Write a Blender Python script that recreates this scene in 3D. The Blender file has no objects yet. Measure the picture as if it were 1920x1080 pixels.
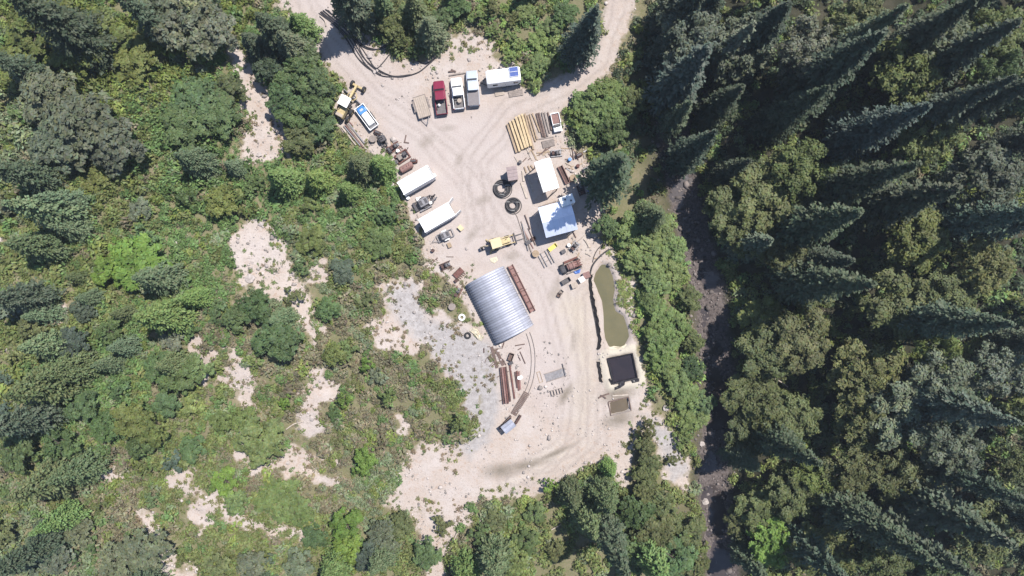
import bpy, bmesh, math, random
import numpy as np
from mathutils import Vector, Matrix

R = math.radians
random.seed(11)
rng = np.random.default_rng(11)
scene = bpy.context.scene
COL = scene.collection

# ------------------------------------------------------------------ camera, sky, sun, exposure
HC = 100.0                      # drone height above the yard, metres
PPM = 11.0                      # photo pixels per metre at yard level
cam_d = bpy.data.cameras.new('camera'); cam = bpy.data.objects.new('camera', cam_d); COL.objects.link(cam)
cam.location = (0, 0, HC); cam.rotation_euler = (0, 0, 0)
cam_d.sensor_width = 36.0; cam_d.lens = 18.0 / ((960 / PPM) / HC)
cam_d.clip_start = 0.5; cam_d.clip_end = 6000
scene.camera = cam

SUN_EL, SUN_AZ = R(61.0), R(49.0)           # azimuth clockwise from +Y
sun_dir = Vector((math.cos(SUN_EL) * math.sin(SUN_AZ), math.cos(SUN_EL) * math.cos(SUN_AZ), math.sin(SUN_EL)))
world = bpy.data.worlds.new('World'); scene.world = world; world.use_nodes = True
wn = world.node_tree.nodes; wl = world.node_tree.links
sky = wn.new('ShaderNodeTexSky'); sky.sky_type = 'NISHITA'; sky.sun_disc = False
sky.sun_elevation = SUN_EL; sky.sun_rotation = SUN_AZ; sky.altitude = 1500; sky.dust_density = 0.7
wn['Background'].inputs['Strength'].default_value = 0.10
wl.new(sky.outputs[0], wn['Background'].inputs['Color'])
sun_d = bpy.data.lights.new('sun', 'SUN'); sun_d.energy = 4.2; sun_d.angle = R(0.53); sun_d.color = (1.0, 0.955, 0.90)
sun = bpy.data.objects.new('sun', sun_d); COL.objects.link(sun)
sun.rotation_euler = sun_dir.to_track_quat('Z', 'Y').to_euler(); sun.location = (60, 50, 150)
vs = scene.view_settings
vs.view_transform = 'Standard'; vs.look = 'None'; vs.gamma = 1.0; vs.use_curve_mapping = False; vs.exposure = 1.0
scene.cycles.filter_width = 1.5

# ------------------------------------------------------------------ noise and terrain height
_tab = rng.random((256, 256))
def vnoise(x, y, s=1.0, o=0):
    x = np.asarray(x, float) * s + 37.1 * o; y = np.asarray(y, float) * s + 17.7 * o
    xi = np.floor(x).astype(int); yi = np.floor(y).astype(int); fx = x - xi; fy = y - yi
    fx = fx * fx * (3 - 2 * fx); fy = fy * fy * (3 - 2 * fy)
    a = _tab[xi & 255, yi & 255]; b = _tab[(xi + 1) & 255, yi & 255]; c = _tab[xi & 255, (yi + 1) & 255]; d = _tab[(xi + 1) & 255, (yi + 1) & 255]
    return (a * (1 - fx) + b * fx) * (1 - fy) + (c * (1 - fx) + d * fx) * fy
def fbm(x, y, s=1.0, o=0, n=3):
    r = 0; a = 0.5; t = 0
    for k in range(n):
        r = r + a * vnoise(x, y, s * 2 ** k, o + k * 3); t += a; a *= 0.5
    return r / t
def sstep(a, b, x):
    t = np.clip((np.asarray(x, float) - a) / (b - a), 0, 1); return t * t * (3 - 2 * t)
def sdf(poly, x, y):
    """signed distance to a polygon, negative inside"""
    x = np.asarray(x, float); y = np.asarray(y, float); n = len(poly)
    d = np.full(x.shape, 1e18); ins = np.zeros(x.shape, bool)
    for i in range(n):
        ax, ay = poly[i]; bx, by = poly[(i + 1) % n]
        ex, ey = bx - ax, by - ay; wx, wy = x - ax, y - ay
        t = np.clip((wx * ex + wy * ey) / (ex * ex + ey * ey + 1e-12), 0, 1)
        d = np.minimum(d, (wx - ex * t) ** 2 + (wy - ey * t) ** 2)
        c = ((ay > y) != (by > y))
        ins ^= c & (x < (bx - ax) * (y - ay) / ((by - ay) if by != ay else 1e-12) + ax)
    d = np.sqrt(d); return np.where(ins, -d, d)
def pdist(line, x, y):
    """distance to a polyline"""
    x = np.asarray(x, float); y = np.asarray(y, float); d = np.full(x.shape, 1e18)
    for (ax, ay), (bx, by) in zip(line[:-1], line[1:]):
        ex, ey = bx - ax, by - ay; wx, wy = x - ax, y - ay
        t = np.clip((wx * ex + wy * ey) / (ex * ex + ey * ey + 1e-12), 0, 1)
        d = np.minimum(d, (wx - ex * t) ** 2 + (wy - ey * t) ** 2)
    return np.sqrt(d)
def M(p): return ((p[0] - 960) / PPM, (540 - p[1]) / PPM)       # photo pixel to metres at yard level
POND = [M(p) for p in [(1127,494),(1115,511),(1111,526),(1118,542),(1127,565),(1130,584),(1131,618),(1134,637),(1141,652),(1157,656),(1173,651),(1183,631),(1180,618),(1172,592),(1157,582),(1152,562),(1156,542),(1152,518),(1144,500),(1136,494)]]
LINED = [M(p) for p in [(1140,673),(1184,664),(1193,708),(1151,718)]]
BASIN = [M(p) for p in [(1141,754),(1178,745),(1183,770),(1146,779)]]
WEST_Y = [M((0, p))[1] for p in (1300, 1080, 950, 880, 800, 700, 600, 500, 400, 300, 200, 0, -200)]
WEST_X = [M((p, 0))[0] for p in (760, 760, 690, 720, 800, 830, 820, 770, 735, 690, 625, 545, 480)]
STREAM = [M(p) for p in [(1420,-330),(1360,-120),(1290,60),(1262,190),(1275,300),(1300,400),(1318,480),(1340,560),(1345,650),(1365,740),(1352,830),(1345,900),(1352,980),(1365,1090),(1380,1300),(1400,1500)]]
ST_Y = [p[1] for p in STREAM][::-1]; ST_X = [p[0] for p in STREAM][::-1]
def height0(x, y):
    x = np.asarray(x, float); y = np.asarray(y, float)
    d = np.interp(y, WEST_Y, WEST_X) - x
    dw = np.maximum(d, 0)
    z = 0.17 * dw * dw / (dw + 7.0)
    z = np.minimum(z, 16 + 0.03 * z)
    ds = x - np.interp(y, ST_Y, ST_X)
    z = z - 2.6 * np.exp(-(ds / 6.5) ** 2) + np.exp(-(ds / 7.0) ** 2) * ((fbm(x, y, 0.22, 31) - 0.5) * 1.5 + (fbm(x, y, 0.9, 33, 2) - 0.5) * 0.5)
    de = np.maximum(ds - 4, 0); z = z + np.minimum(0.2 * de * de / (de + 6), 22 + de * 0.02)
    wild = np.clip(dw / 9, 0, 1) + np.clip(de / 6, 0, 1)
    z = z + wild * (fbm(x, y, 0.09, 1) - 0.5) * 2.6 + (0.10 + 0.25 * np.clip(wild, 0, 1)) * (fbm(x, y, 0.7, 5, 2) - 0.5)
    far = np.clip((np.hypot(x, y) - 180) / 600, 0, 1)
    z = z + far * 120 * fbm(x, y, 0.004, 9)
    near = (np.abs(x - 17) < 14) & (np.abs(y + 6) < 22)
    if near.any():
        xn, yn = x[near], y[near]; zn = z[near] if z.ndim else z
        s = sdf(POND, xn, yn); zn = zn - 1.7 * sstep(0.5, -1.6, s)
        s = sdf(LINED, xn, yn); zn = np.where(s < -0.05, zn - 2.3 * sstep(0, -0.4, s), zn + 0.30 * sstep(0.15, 0.7, s) * sstep(2.0, 1.0, s))
        s = sdf(BASIN, xn, yn); zn = zn - 1.3 * sstep(0.0, -0.5, s)
        z = z.copy(); z[near] = zn
    return z
HX0, HY0, HS = -125.0, -85.0, 0.33
_hx = np.arange(HX0, 125, HS); _hy = np.arange(HY0, 85, HS); _HG = height0(*[a.ravel() for a in np.meshgrid(_hx, _hy)]).reshape(len(_hy), len(_hx)); _HL = _HG.tolist()
def height(x, y):
    x = np.asarray(x, float); y = np.asarray(y, float)
    u = np.clip((x - HX0)/HS, 0, len(_hx) - 1.001); v = np.clip((y - HY0)/HS, 0, len(_hy) - 1.001); i = u.astype(int); j = v.astype(int); u = u - i; v = v - j
    return (_HG[j, i]*(1-u) + _HG[j, i+1]*u)*(1-v) + (_HG[j+1, i]*(1-u) + _HG[j+1, i+1]*u)*v
def gz(x, y):
    u = min(max((x - HX0)/HS, 0), len(_hx) - 1.001); v = min(max((y - HY0)/HS, 0), len(_hy) - 1.001); i = int(u); j = int(v); u -= i; v -= j
    return (_HL[j][i]*(1-u) + _HL[j][i+1]*u)*(1-v) + (_HL[j+1][i]*(1-u) + _HL[j+1][i+1]*u)*v
def P(px, py, h=0.0):
    """world point, h metres above the ground, that stands at a photo pixel"""
    z = 0.0
    for _ in range(7):
        k = (HC - z) / HC; x = (px - 960) / PPM * k; y = (540 - py) / PPM * k; z = gz(x, y) + h
    return Vector((x, y, z))
def PA(px, py, h=0.0):
    px = np.asarray(px, float); py = np.asarray(py, float); z = np.zeros(px.shape)
    for _ in range(7):
        k = (HC - z) / HC; x = (px - 960) / PPM * k; y = (540 - py) / PPM * k; z = height(x, y) + h
    return x, y, z
def PXY(poly):
    x, y, z = PA([p[0] for p in poly], [p[1] for p in poly]); return list(zip(x, y))

# ------------------------------------------------------------------ materials
MAT = {}
def mat(name, col, rough=0.7, metal=0.0, var=0.25, scale=2.0, col2=None, bump=0.0, spec=0.4, coat=0.0, wear=None):
    m = bpy.data.materials.new(name); m.use_nodes = True; N = m.node_tree.nodes; L = m.node_tree.links
    b = N['Principled BSDF']; b.inputs['Roughness'].default_value = rough; b.inputs['Metallic'].default_value = metal
    b.inputs['Specular IOR Level'].default_value = spec; b.inputs['Coat Weight'].default_value = coat
    tc = N.new('ShaderNodeTexCoord')
    n = N.new('ShaderNodeTexNoise'); n.inputs['Scale'].default_value = scale; n.inputs['Detail'].default_value = 6; n.inputs['Roughness'].default_value = 0.65
    L.new(tc.outputs['Object'], n.inputs['Vector'])
    r = N.new('ShaderNodeValToRGB'); r.color_ramp.elements[0].position = 0.32; r.color_ramp.elements[1].position = 0.68
    c2 = col2 or tuple(c * (1 - var) for c in col); c1 = tuple(min(1, c * (1 + var * 0.35)) for c in col)
    r.color_ramp.elements[0].color = (*c2, 1); r.color_ramp.elements[1].color = (*c1, 1)
    L.new(n.outputs[0], r.inputs[0]); out = r.outputs[0]
    if wear:
        n2 = N.new('ShaderNodeTexNoise'); n2.inputs['Scale'].default_value = scale * 2.3; n2.inputs['Detail'].default_value = 8
        L.new(tc.outputs['Object'], n2.inputs['Vector'])
        r2 = N.new('ShaderNodeValToRGB'); r2.color_ramp.elements[0].position = 0.56; r2.color_ramp.elements[1].position = 0.66
        L.new(n2.outputs[0], r2.inputs[0])
        mx = N.new('ShaderNodeMix'); mx.data_type = 'RGBA'; L.new(r2.outputs[0], mx.inputs[0]); L.new(out, mx.inputs[6]); mx.inputs[7].default_value = (*wear, 1); out = mx.outputs[2]
    L.new(out, b.inputs['Base Color'])
    if bump:
        bp = N.new('ShaderNodeBump'); bp.inputs['Strength'].default_value = bump; bp.inputs['Distance'].default_value = 0.05
        L.new(n.outputs[0], bp.inputs['Height']); L.new(bp.outputs[0], b.inputs['Normal'])
    MAT[name] = m; return m
mat('white_paint', (0.80, 0.80, 0.79), 0.45, var=0.10, scale=1.5, wear=(0.66, 0.63, 0.60))
mat('white_roof', (0.80, 0.80, 0.79), 0.5, var=0.14, scale=1.2, wear=(0.52, 0.49, 0.46))
mat('roof_metal', (0.66, 0.70, 0.80), 0.30, 0.65, var=0.10, scale=1.0)
mat('galvanised', (0.37, 0.38, 0.44), 0.55, 0.20, var=0.28, scale=0.9)
mat('steel_gray', (0.20, 0.195, 0.205), 0.55, 0.4, var=0.3, scale=2.5)
mat('dark_steel', (0.075, 0.07, 0.075), 0.6, 0.3, var=0.4, scale=3)
mat('black_rubber', (0.022, 0.022, 0.024), 0.75, var=0.3, scale=4)
mat('black_plastic', (0.030, 0.028, 0.032), 0.5, var=0.3, scale=2)
mat('rust', (0.135, 0.060, 0.050), 0.85, 0.0, var=0.4, scale=2.5, bump=0.3)
mat('rust_pink', (0.215, 0.125, 0.110), 0.85, var=0.3, scale=2, bump=0.2)
mat('rust_dark', (0.080, 0.046, 0.040), 0.85, var=0.4, scale=3, bump=0.3)
mat('yellow_paint', (0.42, 0.33, 0.17), 0.6, var=0.25, scale=2, wear=(0.25, 0.19, 0.10))
mat('pale_yellow', (0.48, 0.40, 0.24), 0.55, var=0.15, scale=1.5)
mat('bright_yellow', (0.55, 0.45, 0.10), 0.6, var=0.2)
mat('timber_yellow', (0.43, 0.33, 0.20), 0.8, var=0.28, scale=2.0, bump=0.15)
mat('timber_tan', (0.29, 0.215, 0.145), 0.85, var=0.3, scale=2.0, bump=0.15)
mat('timber_brown', (0.12, 0.082, 0.070), 0.9, var=0.35, scale=2.5, bump=0.2)
mat('timber_gray', (0.22, 0.185, 0.165), 0.9, var=0.3, scale=2.5, bump=0.2)
mat('bleached_wood', (0.38, 0.325, 0.275), 0.9, var=0.3, scale=3, bump=0.2)
mat('glass_dark', (0.02, 0.024, 0.03), 0.08, spec=0.6, var=0.1)
mat('red_paint', (0.19, 0.016, 0.040), 0.28, 0.15, var=0.15, coat=0.6)
mat('truck_white', (0.80, 0.80, 0.80), 0.3, var=0.05, coat=0.5)
mat('truck_silver', (0.44, 0.48, 0.54), 0.3, 0.3, var=0.07, coat=0.5)
mat('bed_liner', (0.12, 0.11, 0.11), 0.75, var=0.3, scale=3)
mat('bed_cover', (0.155, 0.138, 0.140), 0.7, var=0.15)
mat('tan_canvas', (0.33, 0.275, 0.228), 0.85, var=0.2)
mat('cream_tarp', (0.46, 0.41, 0.31), 0.7, var=0.15, bump=0.2)
mat('blue_tarp', (0.08, 0.16, 0.42), 0.5, var=0.25, bump=0.2)
mat('blue_paint', (0.06, 0.20, 0.48), 0.35, var=0.15)
mat('white_plastic', (0.74, 0.73, 0.70), 0.5, var=0.1)
mat('concrete', (0.34, 0.30, 0.28), 0.9, var=0.2, bump=0.2)
mat('brown_roof', (0.20, 0.155, 0.155), 0.5, 0.2, var=0.2)
mat('liner', (0.018, 0.016, 0.018), 0.35, var=0.2)
mat('solar', (0.05, 0.085, 0.26), 0.25, var=0.15, spec=0.6)
mat('tail_red', (0.35, 0.02, 0.02), 0.3); mat('lamp_clear', (0.7, 0.7, 0.7), 0.15)
mat('rock_pale', (0.36, 0.315, 0.29), 0.95, var=0.3, scale=1.5, bump=0.5)
mat('rock_gray', (0.33, 0.31, 0.32), 0.95, var=0.3, scale=1.5, bump=0.5)
mat('bark', (0.085, 0.068, 0.054), 0.95, var=0.4, scale=3, bump=0.4)
mat('silt_fabric', (0.020, 0.017, 0.018), 0.85, var=0.3)

g_ = MAT['galvanised'].node_tree; oi = g_.nodes.new('ShaderNodeObjectInfo'); mr = g_.nodes.new('ShaderNodeMapRange'); mr.inputs[3].default_value = 0.80; mr.inputs[4].default_value = 1.12; g_.links.new(oi.outputs['Random'], mr.inputs[0])
mx_ = g_.nodes.new('ShaderNodeMix'); mx_.data_type = 'RGBA'; mx_.blend_type = 'MULTIPLY'; mx_.inputs[0].default_value = 1; sk = g_.nodes['Principled BSDF'].inputs['Base Color']; g_.links.new(sk.links[0].from_socket, mx_.inputs[6]); g_.links.new(mr.outputs[0], mx_.inputs[7]); g_.links.new(mx_.outputs[2], sk)
def leaf_material(name, transl=0.25):
    m = bpy.data.materials.new(name); m.use_nodes = True; N = m.node_tree.nodes; L = m.node_tree.links
    b = N['Principled BSDF']; b.inputs['Roughness'].default_value = 0.6; b.inputs['Specular IOR Level'].default_value = 0.25
    at = N.new('ShaderNodeAttribute'); at.attribute_name = 'tint'
    oi = N.new('ShaderNodeObjectInfo')
    mx = N.new('ShaderNodeMix'); mx.data_type = 'RGBA'; mx.blend_type = 'MULTIPLY'; mx.inputs[0].default_value = 1
    L.new(at.outputs['Color'], mx.inputs[6]); L.new(oi.outputs['Color'], mx.inputs[7])
    tr = N.new('ShaderNodeBsdfTranslucent'); ms = N.new('ShaderNodeMixShader'); ms.inputs[0].default_value = transl
    L.new(mx.outputs[2], b.inputs['Base Color']); L.new(mx.outputs[2], tr.inputs['Color'])
    L.new(b.outputs[0], ms.inputs[1]); L.new(tr.outputs[0], ms.inputs[2]); L.new(ms.outputs[0], N['Material Output'].inputs['Surface'])
    MAT[name] = m
leaf_material('leaf', 0.26); leaf_material('needle', 0.14)

# ------------------------------------------------------------------ mesh helpers
def link(o, parent=None):
    COL.objects.link(o)
    if parent is not None: o.parent = parent
    return o
def tag(o, label=None, cat=None, group=None, kind=None):
    if label: o['label'] = label
    if cat: o['category'] = cat
    if group: o['group'] = group
    if kind: o['kind'] = kind
    return o
def thing(name, label, cat, loc, rz=0.0, group=None):
    o = bpy.data.objects.new(name, None); o.empty_display_size = 0.3
    o.location = loc; o.rotation_euler = (0, 0, rz); link(o); return tag(o, label, cat, group)
class MB:
    def __init__(s): s.v = []; s.f = []
    def add(s, vs, fs):
        o = len(s.v); s.v += [tuple(v) for v in vs]; s.f += [[i + o for i in f] for f in fs]; return s
    def bx(s, x0, x1, y0, y1, z0, z1):
        return s.add([(x0,y0,z0),(x1,y0,z0),(x1,y1,z0),(x0,y1,z0),(x0,y0,z1),(x1,y0,z1),(x1,y1,z1),(x0,y1,z1)],
                     [(0,3,2,1),(4,5,6,7),(0,1,5,4),(1,2,6,5),(2,3,7,6),(3,0,4,7)])
    def beam(s, p0, p1, w, h, up=(0, 0, 1)):
        p0 = Vector(p0); p1 = Vector(p1); d = (p1 - p0).normalized(); u = Vector(up)
        if abs(d.dot(u)) > 0.98: u = Vector((1, 0, 0))
        a = d.cross(u).normalized() * w / 2; c = a.cross(d).normalized() * h / 2
        return s.add([p0-a-c, p0+a-c, p0+a+c, p0-a+c, p1-a-c, p1+a-c, p1+a+c, p1-a+c],
                     [(0,1,2,3),(7,6,5,4),(0,4,5,1),(1,5,6,2),(2,6,7,3),(3,7,4,0)])
    def cyl(s, p0, p1, r0, r1=None, n=12, caps=True):
        r1 = r0 if r1 is None else r1
        p0 = Vector(p0); p1 = Vector(p1); d = (p1 - p0).normalized(); u = Vector((0,0,1)) if abs(d.z) < 0.95 else Vector((1,0,0))
        a = d.cross(u).normalized(); b = d.cross(a).normalized(); vs = []
        for p, r in ((p0, r0), (p1, r1)):
            for k in range(n):
                t = 2 * math.pi * k / n; vs.append(p + a * math.cos(t) * r + b * math.sin(t) * r)
        fs = [(k, (k+1) % n, n + (k+1) % n, n + k) for k in range(n)]
        if caps: fs += [tuple(range(n))[::-1], tuple(range(n, 2*n))]
        return s.add(vs, fs)
    def tube(s, pts, r, n=6):
        pts = [Vector(p) for p in pts]; vs = []
        for i, p in enumerate(pts):
            d = (pts[min(i+1, len(pts)-1)] - pts[max(i-1, 0)]).normalized(); u = Vector((0,0,1)) if abs(d.z) < 0.95 else Vector((1,0,0))
            a = d.cross(u).normalized(); b = d.cross(a).normalized()
            for k in range(n):
                t = 2*math.pi*k/n; vs.append(p + a*math.cos(t)*r + b*math.sin(t)*r)
        fs = [(i*n+k, i*n+(k+1)%n, (i+1)*n+(k+1)%n, (i+1)*n+k) for i in range(len(pts)-1) for k in range(n)]
        fs += [tuple(range(n))[::-1], tuple(range((len(pts)-1)*n, len(pts)*n))]
        return s.add(vs, fs)
    def pipe(s, p0, p1, r, wall=0.25, n=12):
        p0 = Vector(p0); p1 = Vector(p1); d = (p1-p0).normalized(); u = Vector((0,0,1)); a = d.cross(u).normalized(); b = d.cross(a).normalized(); vs = []
        for p, q in ((p0, r), (p1, r), (p1, r*(1-wall)), (p0, r*(1-wall))):
            for k in range(n):
                t = 2*math.pi*k/n; vs.append(p + a*math.cos(t)*q + b*math.sin(t)*q)
        fs = [(j*n+k, j*n+(k+1)%n, ((j+1)%4)*n+(k+1)%n, ((j+1)%4)*n+k) for j in range(4) for k in range(n)]
        return s.add(vs, fs)
    def loft(s, secs, caps=True):
        """sections (x, half width, z0, z1, corner radius) of rounded rectangles along x"""
        vs = []; m = 0
        for x, w, z0, z1, r in secs:
            ring = []
            for cx, cz, a0 in ((w-r, z1-r, 0), (-w+r, z1-r, 90), (-w+r, z0+r, 180), (w-r, z0+r, 270)):
                for k in range(3):
                    t = R(a0 + 45*k); ring.append((x, cx + r*math.cos(t), cz + r*math.sin(t)))
            m = len(ring); vs += ring
        fs = [(i*m+k, i*m+(k+1)%m, (i+1)*m+(k+1)%m, (i+1)*m+k) for i in range(len(secs)-1) for k in range(m)]
        if caps: fs += [tuple(range(m))[::-1], tuple(range((len(secs)-1)*m, len(secs)*m))]
        return s.add(vs, fs)
    def prism(s, poly, z0, z1):
        n = len(poly); vs = [(x, y, z0) for x, y in poly] + [(x, y, z1) for x, y in poly]
        return s.add(vs, [tuple(range(n))[::-1], tuple(range(n, 2*n))] + [(k, (k+1)%n, n+(k+1)%n, n+k) for k in range(n)])
    def torus(s, c, Rr, r, n=28, m=8, axis='z', sq=1.0):
        vs = []
        for i in range(n):
            a = 2*math.pi*i/n
            for j in range(m):
                b = 2*math.pi*j/m; q = Rr + r*math.cos(b); h = r*sq*math.sin(b)
                v = {'z': (q*math.cos(a), q*math.sin(a), h), 'y': (q*math.cos(a), h, q*math.sin(a)), 'x': (h, q*math.cos(a), q*math.sin(a))}[axis]
                vs.append((c[0]+v[0], c[1]+v[1], c[2]+v[2]))
        return s.add(vs, [(i*m+j, ((i+1)%n)*m+j, ((i+1)%n)*m+(j+1)%m, i*m+(j+1)%m) for i in range(n) for j in range(m)])
    def mesh(s, name, m, bevel=0, smooth=False):
        me = bpy.data.meshes.new(name); me.from_pydata(s.v, [], s.f)
        bm = bmesh.new(); bm.from_mesh(me)
        bmesh.ops.recalc_face_normals(bm, faces=bm.faces)
        if bevel: bmesh.ops.bevel(bm, geom=bm.edges[:], offset=bevel, segments=1, affect='EDGES', clamp_overlap=True)
        bm.to_mesh(me); bm.free()
        if smooth: me.polygons.foreach_set('use_smooth', [True]*len(me.polygons))
        if m: me.materials.append(MAT[m])
        return me
    def build(s, name, m, parent=None, bevel=0, smooth=False, label=None):
        o = bpy.data.objects.new(name, s.mesh(name, m, bevel, smooth)); link(o, parent)
        if label: o['label'] = label
        return o
def copies(me, name, parent, places):
    for loc, rot in places:
        o = bpy.data.objects.new(name, me); link(o, parent); o.location = loc; o.rotation_euler = rot
def np_mesh(name, V, F, m, tint=None):
    """numpy verts (n,3) and equal-sided faces (k,s) to a mesh"""
    me = bpy.data.meshes.new(name); n = len(V); k, sd = F.shape
    me.vertices.add(n); me.vertices.foreach_set('co', np.ascontiguousarray(V, np.float32).ravel())
    me.loops.add(k*sd); me.loops.foreach_set('vertex_index', np.ascontiguousarray(F, np.int32).ravel())
    me.polygons.add(k); me.polygons.foreach_set('loop_start', np.arange(0, k*sd, sd, dtype=np.int32))
    me.update(calc_edges=True)
    if tint is not None:
        a = me.attributes.new('tint', 'FLOAT_COLOR', 'POINT'); c = np.ones((n, 4), np.float32); c[:, :3] = tint; a.data.foreach_set('color', c.ravel())
    me.materials.append(MAT[m]); return me

# ------------------------------------------------------------------ ground
BARE = [PXY(p) for p in [
 [(505,-40),(515,0),(548,35),(582,80),(604,120),(645,165),(628,185),(628,230),(690,285),(728,300),(738,345),(757,385),(770,420),(788,470),(792,505),(835,520),(872,560),(888,600),(905,640),(908,700),(905,760),(890,800),(860,832),(800,830),(762,850),(738,900),(722,945),(790,962),(850,962),(905,943),(970,932),(1030,918),(1060,893),(1085,887),(1120,872),(1150,862),(1162,912),(1178,935),(1186,880),(1190,830),(1205,785),(1250,850),(1262,815),(1225,765),(1215,720),(1208,690),(1197,650),(1188,600),(1168,560),(1162,510),(1152,480),(1118,450),(1135,400),(1112,340),(1098,290),(1072,270),(1050,215),(1062,195),(1122,160),(1142,120),(1162,60),(1190,0),(1200,-40),(1150,-40),(1138,0),(1130,50),(1105,110),(1070,150),(1000,178),(985,160),(975,120),(930,115),(890,85),(850,75),(790,118),(745,108),(690,62),(645,5),(630,-40)],
 [(428,60),(440,120),(450,200),(458,312),(492,308),(545,282),(530,220),(512,160),(470,110),(455,60)],
 [(430,440),(480,405),(520,425),(550,470),(562,530),(592,590),(612,645),(600,665),(570,620),(540,585),(500,555),(452,532),(432,480)],
 [(430,665),(412,720),(445,735),(455,775),(482,775),(484,720),(458,690),(442,645)],
 [(612,695),(622,740),(594,770),(606,815),(560,822),(542,780),(578,740),(592,700)],
 [(525,828),(558,838),(602,880),(645,918),(590,908),(540,884),(495,868)],
 [(312,888),(345,886),(384,928),(432,958),(482,983),(562,998),(575,1016),(520,1008),(440,984),(366,942),(326,917)],
 [(264,965),(288,958),(308,1000),(328,1020),(342,1060),(395,1078),(340,1090),(306,1070),(296,1020),(278,990)],
 [(190,868),(242,884),(238,907),(200,918),(176,900)],
 [(75,560),(122,570),(118,597),(80,604),(42,618),(68,585)], [(0,636),(28,638),(22,657),(-20,660)],
 [(708,535),(760,520),(806,540),(800,580),(850,600),(885,605),(915,650),(915,740),(888,812),(868,740),(835,690),(806,655),(760,672),(700,650),(680,612),(722,590)],
 [(775,955),(792,1010),(800,1085),(835,1085),(845,1010),(905,975),(880,950)],
 [(1208,790),(1262,806),(1296,868),(1288,915),(1252,905),(1232,855)],
 [(800,70),(830,55),(900,60),(930,90),(900,120),(820,110)],
 [(1190,500),(1200,560),(1195,600),(1180,590),(1165,560)],
]]
GRAY = [PXY(p) for p in [[(850,680),(915,640),(932,700),(932,770),(912,830),(880,855),(850,820)],[(730,545),(775,530),(800,600),(870,620),(920,650),(880,720),(830,690),(790,640),(745,600)],
  [(1210,780),(1260,810),(1290,880),(1262,900),(1230,830)]]]
CREAM = [PXY(p) for p in [[(1040,560),(1110,520),(1125,650),(1205,650),(1205,740),(1130,740),(1110,860),(980,930),(900,930),(960,860),(1060,800),(1080,700)],[(1040,440),(1110,440),(1150,470),(1120,500),(1080,480)]]]
ROADS = [[M(p) for p in l] for l in ([(555,-60),(575,20),(630,95),(700,175),(790,240),(880,330),(930,420),(1030,520),(1060,620),(1085,740),(1070,840),(960,905)],
  [(1172,-60),(1160,20),(1125,120),(1060,170),(960,210),(890,300),(900,420)], [(1105,560),(1112,700),(1110,820),(1040,890),(960,900)])]
def road_dist(x, y): return np.minimum(pdist(ROADS[0][:4], x, y), pdist(ROADS[1][:5], x, y))
def bare_field(x, y):
    """1 on bare ground, 0 under plants, 3 m ramp"""
    x0, y0 = x, y
    x = x + (fbm(x0, y0, 0.22, 3) - .5)*3 + (fbm(x0, y0, 0.9, 6, 2) - .5)*2.0; y = y + (fbm(x0, y0, 0.22, 14) - .5)*3 + (fbm(x0, y0, 0.9, 17, 2) - .5)*2.0
    d = np.full(np.shape(x), 1e9)
    for i, p in enumerate(BARE): d = np.minimum(d, sdf(p, x if i else x0*.5+x*.5, y if i else y0*.5+y*.5))
    zone = sstep(-58, -48, x0)*sstep(-12, -18, x0)*sstep(38, 28, y0)*sstep(-44, -34, y0)
    d = np.minimum(d, 2.5 + (0.70 - fbm(x0, y0, 0.16, 21, 4))*26 - 2.0*zone + 40*(x0 > -5) )
    d = np.minimum(d, road_dist(x0, y0) - 2.3 + (fbm(x0, y0, 0.8, 51, 2) - .5)*1.2)
    return np.clip(0.5 - d / 4.2, 0, 1), d
def axis(lo, hi, step, far):
    a = list(np.arange(lo, hi + 1e-6, step)); s = step; l = [a[0]]; h = [a[-1]]
    while h[-1] < far: s *= 1.22; h.append(h[-1] + s); l.append(l[-1] - s)
    return np.array(l[:0:-1] + a + h[1:])
gx = axis(-98, 98, 0.42, 2200); gy = axis(-60, 60, 0.42, 2200)
X, Y = np.meshgrid(gx, gy); xf, yf = X.ravel(), Y.ravel(); zf = height0(xf, yf)
core = (np.abs(xf) < 105) & (np.abs(yf) < 66)
m1 = np.zeros((len(xf), 4), np.float32); m2 = np.zeros((len(xf), 4), np.float32); m1[:, 3] = m2[:, 3] = 1
xc, yc = xf[core], yf[core]
b_, _ = bare_field(xc, yc); m1[core, 0] = b_
g_ = np.full(xc.shape, 1e9)
for p in GRAY: g_ = np.minimum(g_, sdf(p, xc, yc))
m1[core, 1] = np.clip(0.5 - g_ / 5, 0, 1)
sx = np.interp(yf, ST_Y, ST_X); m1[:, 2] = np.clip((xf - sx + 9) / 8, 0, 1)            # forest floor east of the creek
c_ = np.full(xc.shape, 1e9)
for p in CREAM: c_ = np.minimum(c_, sdf(p, xc, yc))
m2[core, 0] = np.clip(0.5 - c_ / 7, 0, 1)
tr = np.zeros(xc.shape)
for l in ROADS:
    d = pdist(l, xc, yc); wob = (fbm(xc, yc, 0.25, 4) - 0.5) * 1.2
    tr = np.maximum(tr, np.exp(-((d + wob - 0.95) / 0.26) ** 2) + 0.7 * np.exp(-((d + wob - 2.3) / 0.3) ** 2))
m2[core, 1] = np.clip(tr, 0, 1) * sstep(0.4, 0.8, b_)
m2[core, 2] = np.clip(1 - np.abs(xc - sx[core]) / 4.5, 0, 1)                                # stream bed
PACKED = [PXY(p) for p in [[(515,-40),(600,110),(655,170),(700,240),(735,300),(770,340),(815,440),(880,500),(935,640),(975,700),(1000,740),(1050,790),(1085,800),(1112,760),(1118,640),(1100,520),(1060,450),(1000,400),(985,300),(950,230),(1000,190),(1080,160),(1125,100),(1160,-40),(1145,-40),(1105,110),(1060,150),(985,178),(840,200),(760,160),(690,110),(640,50),(600,-40)]]]
st = np.zeros(xc.shape)
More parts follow.
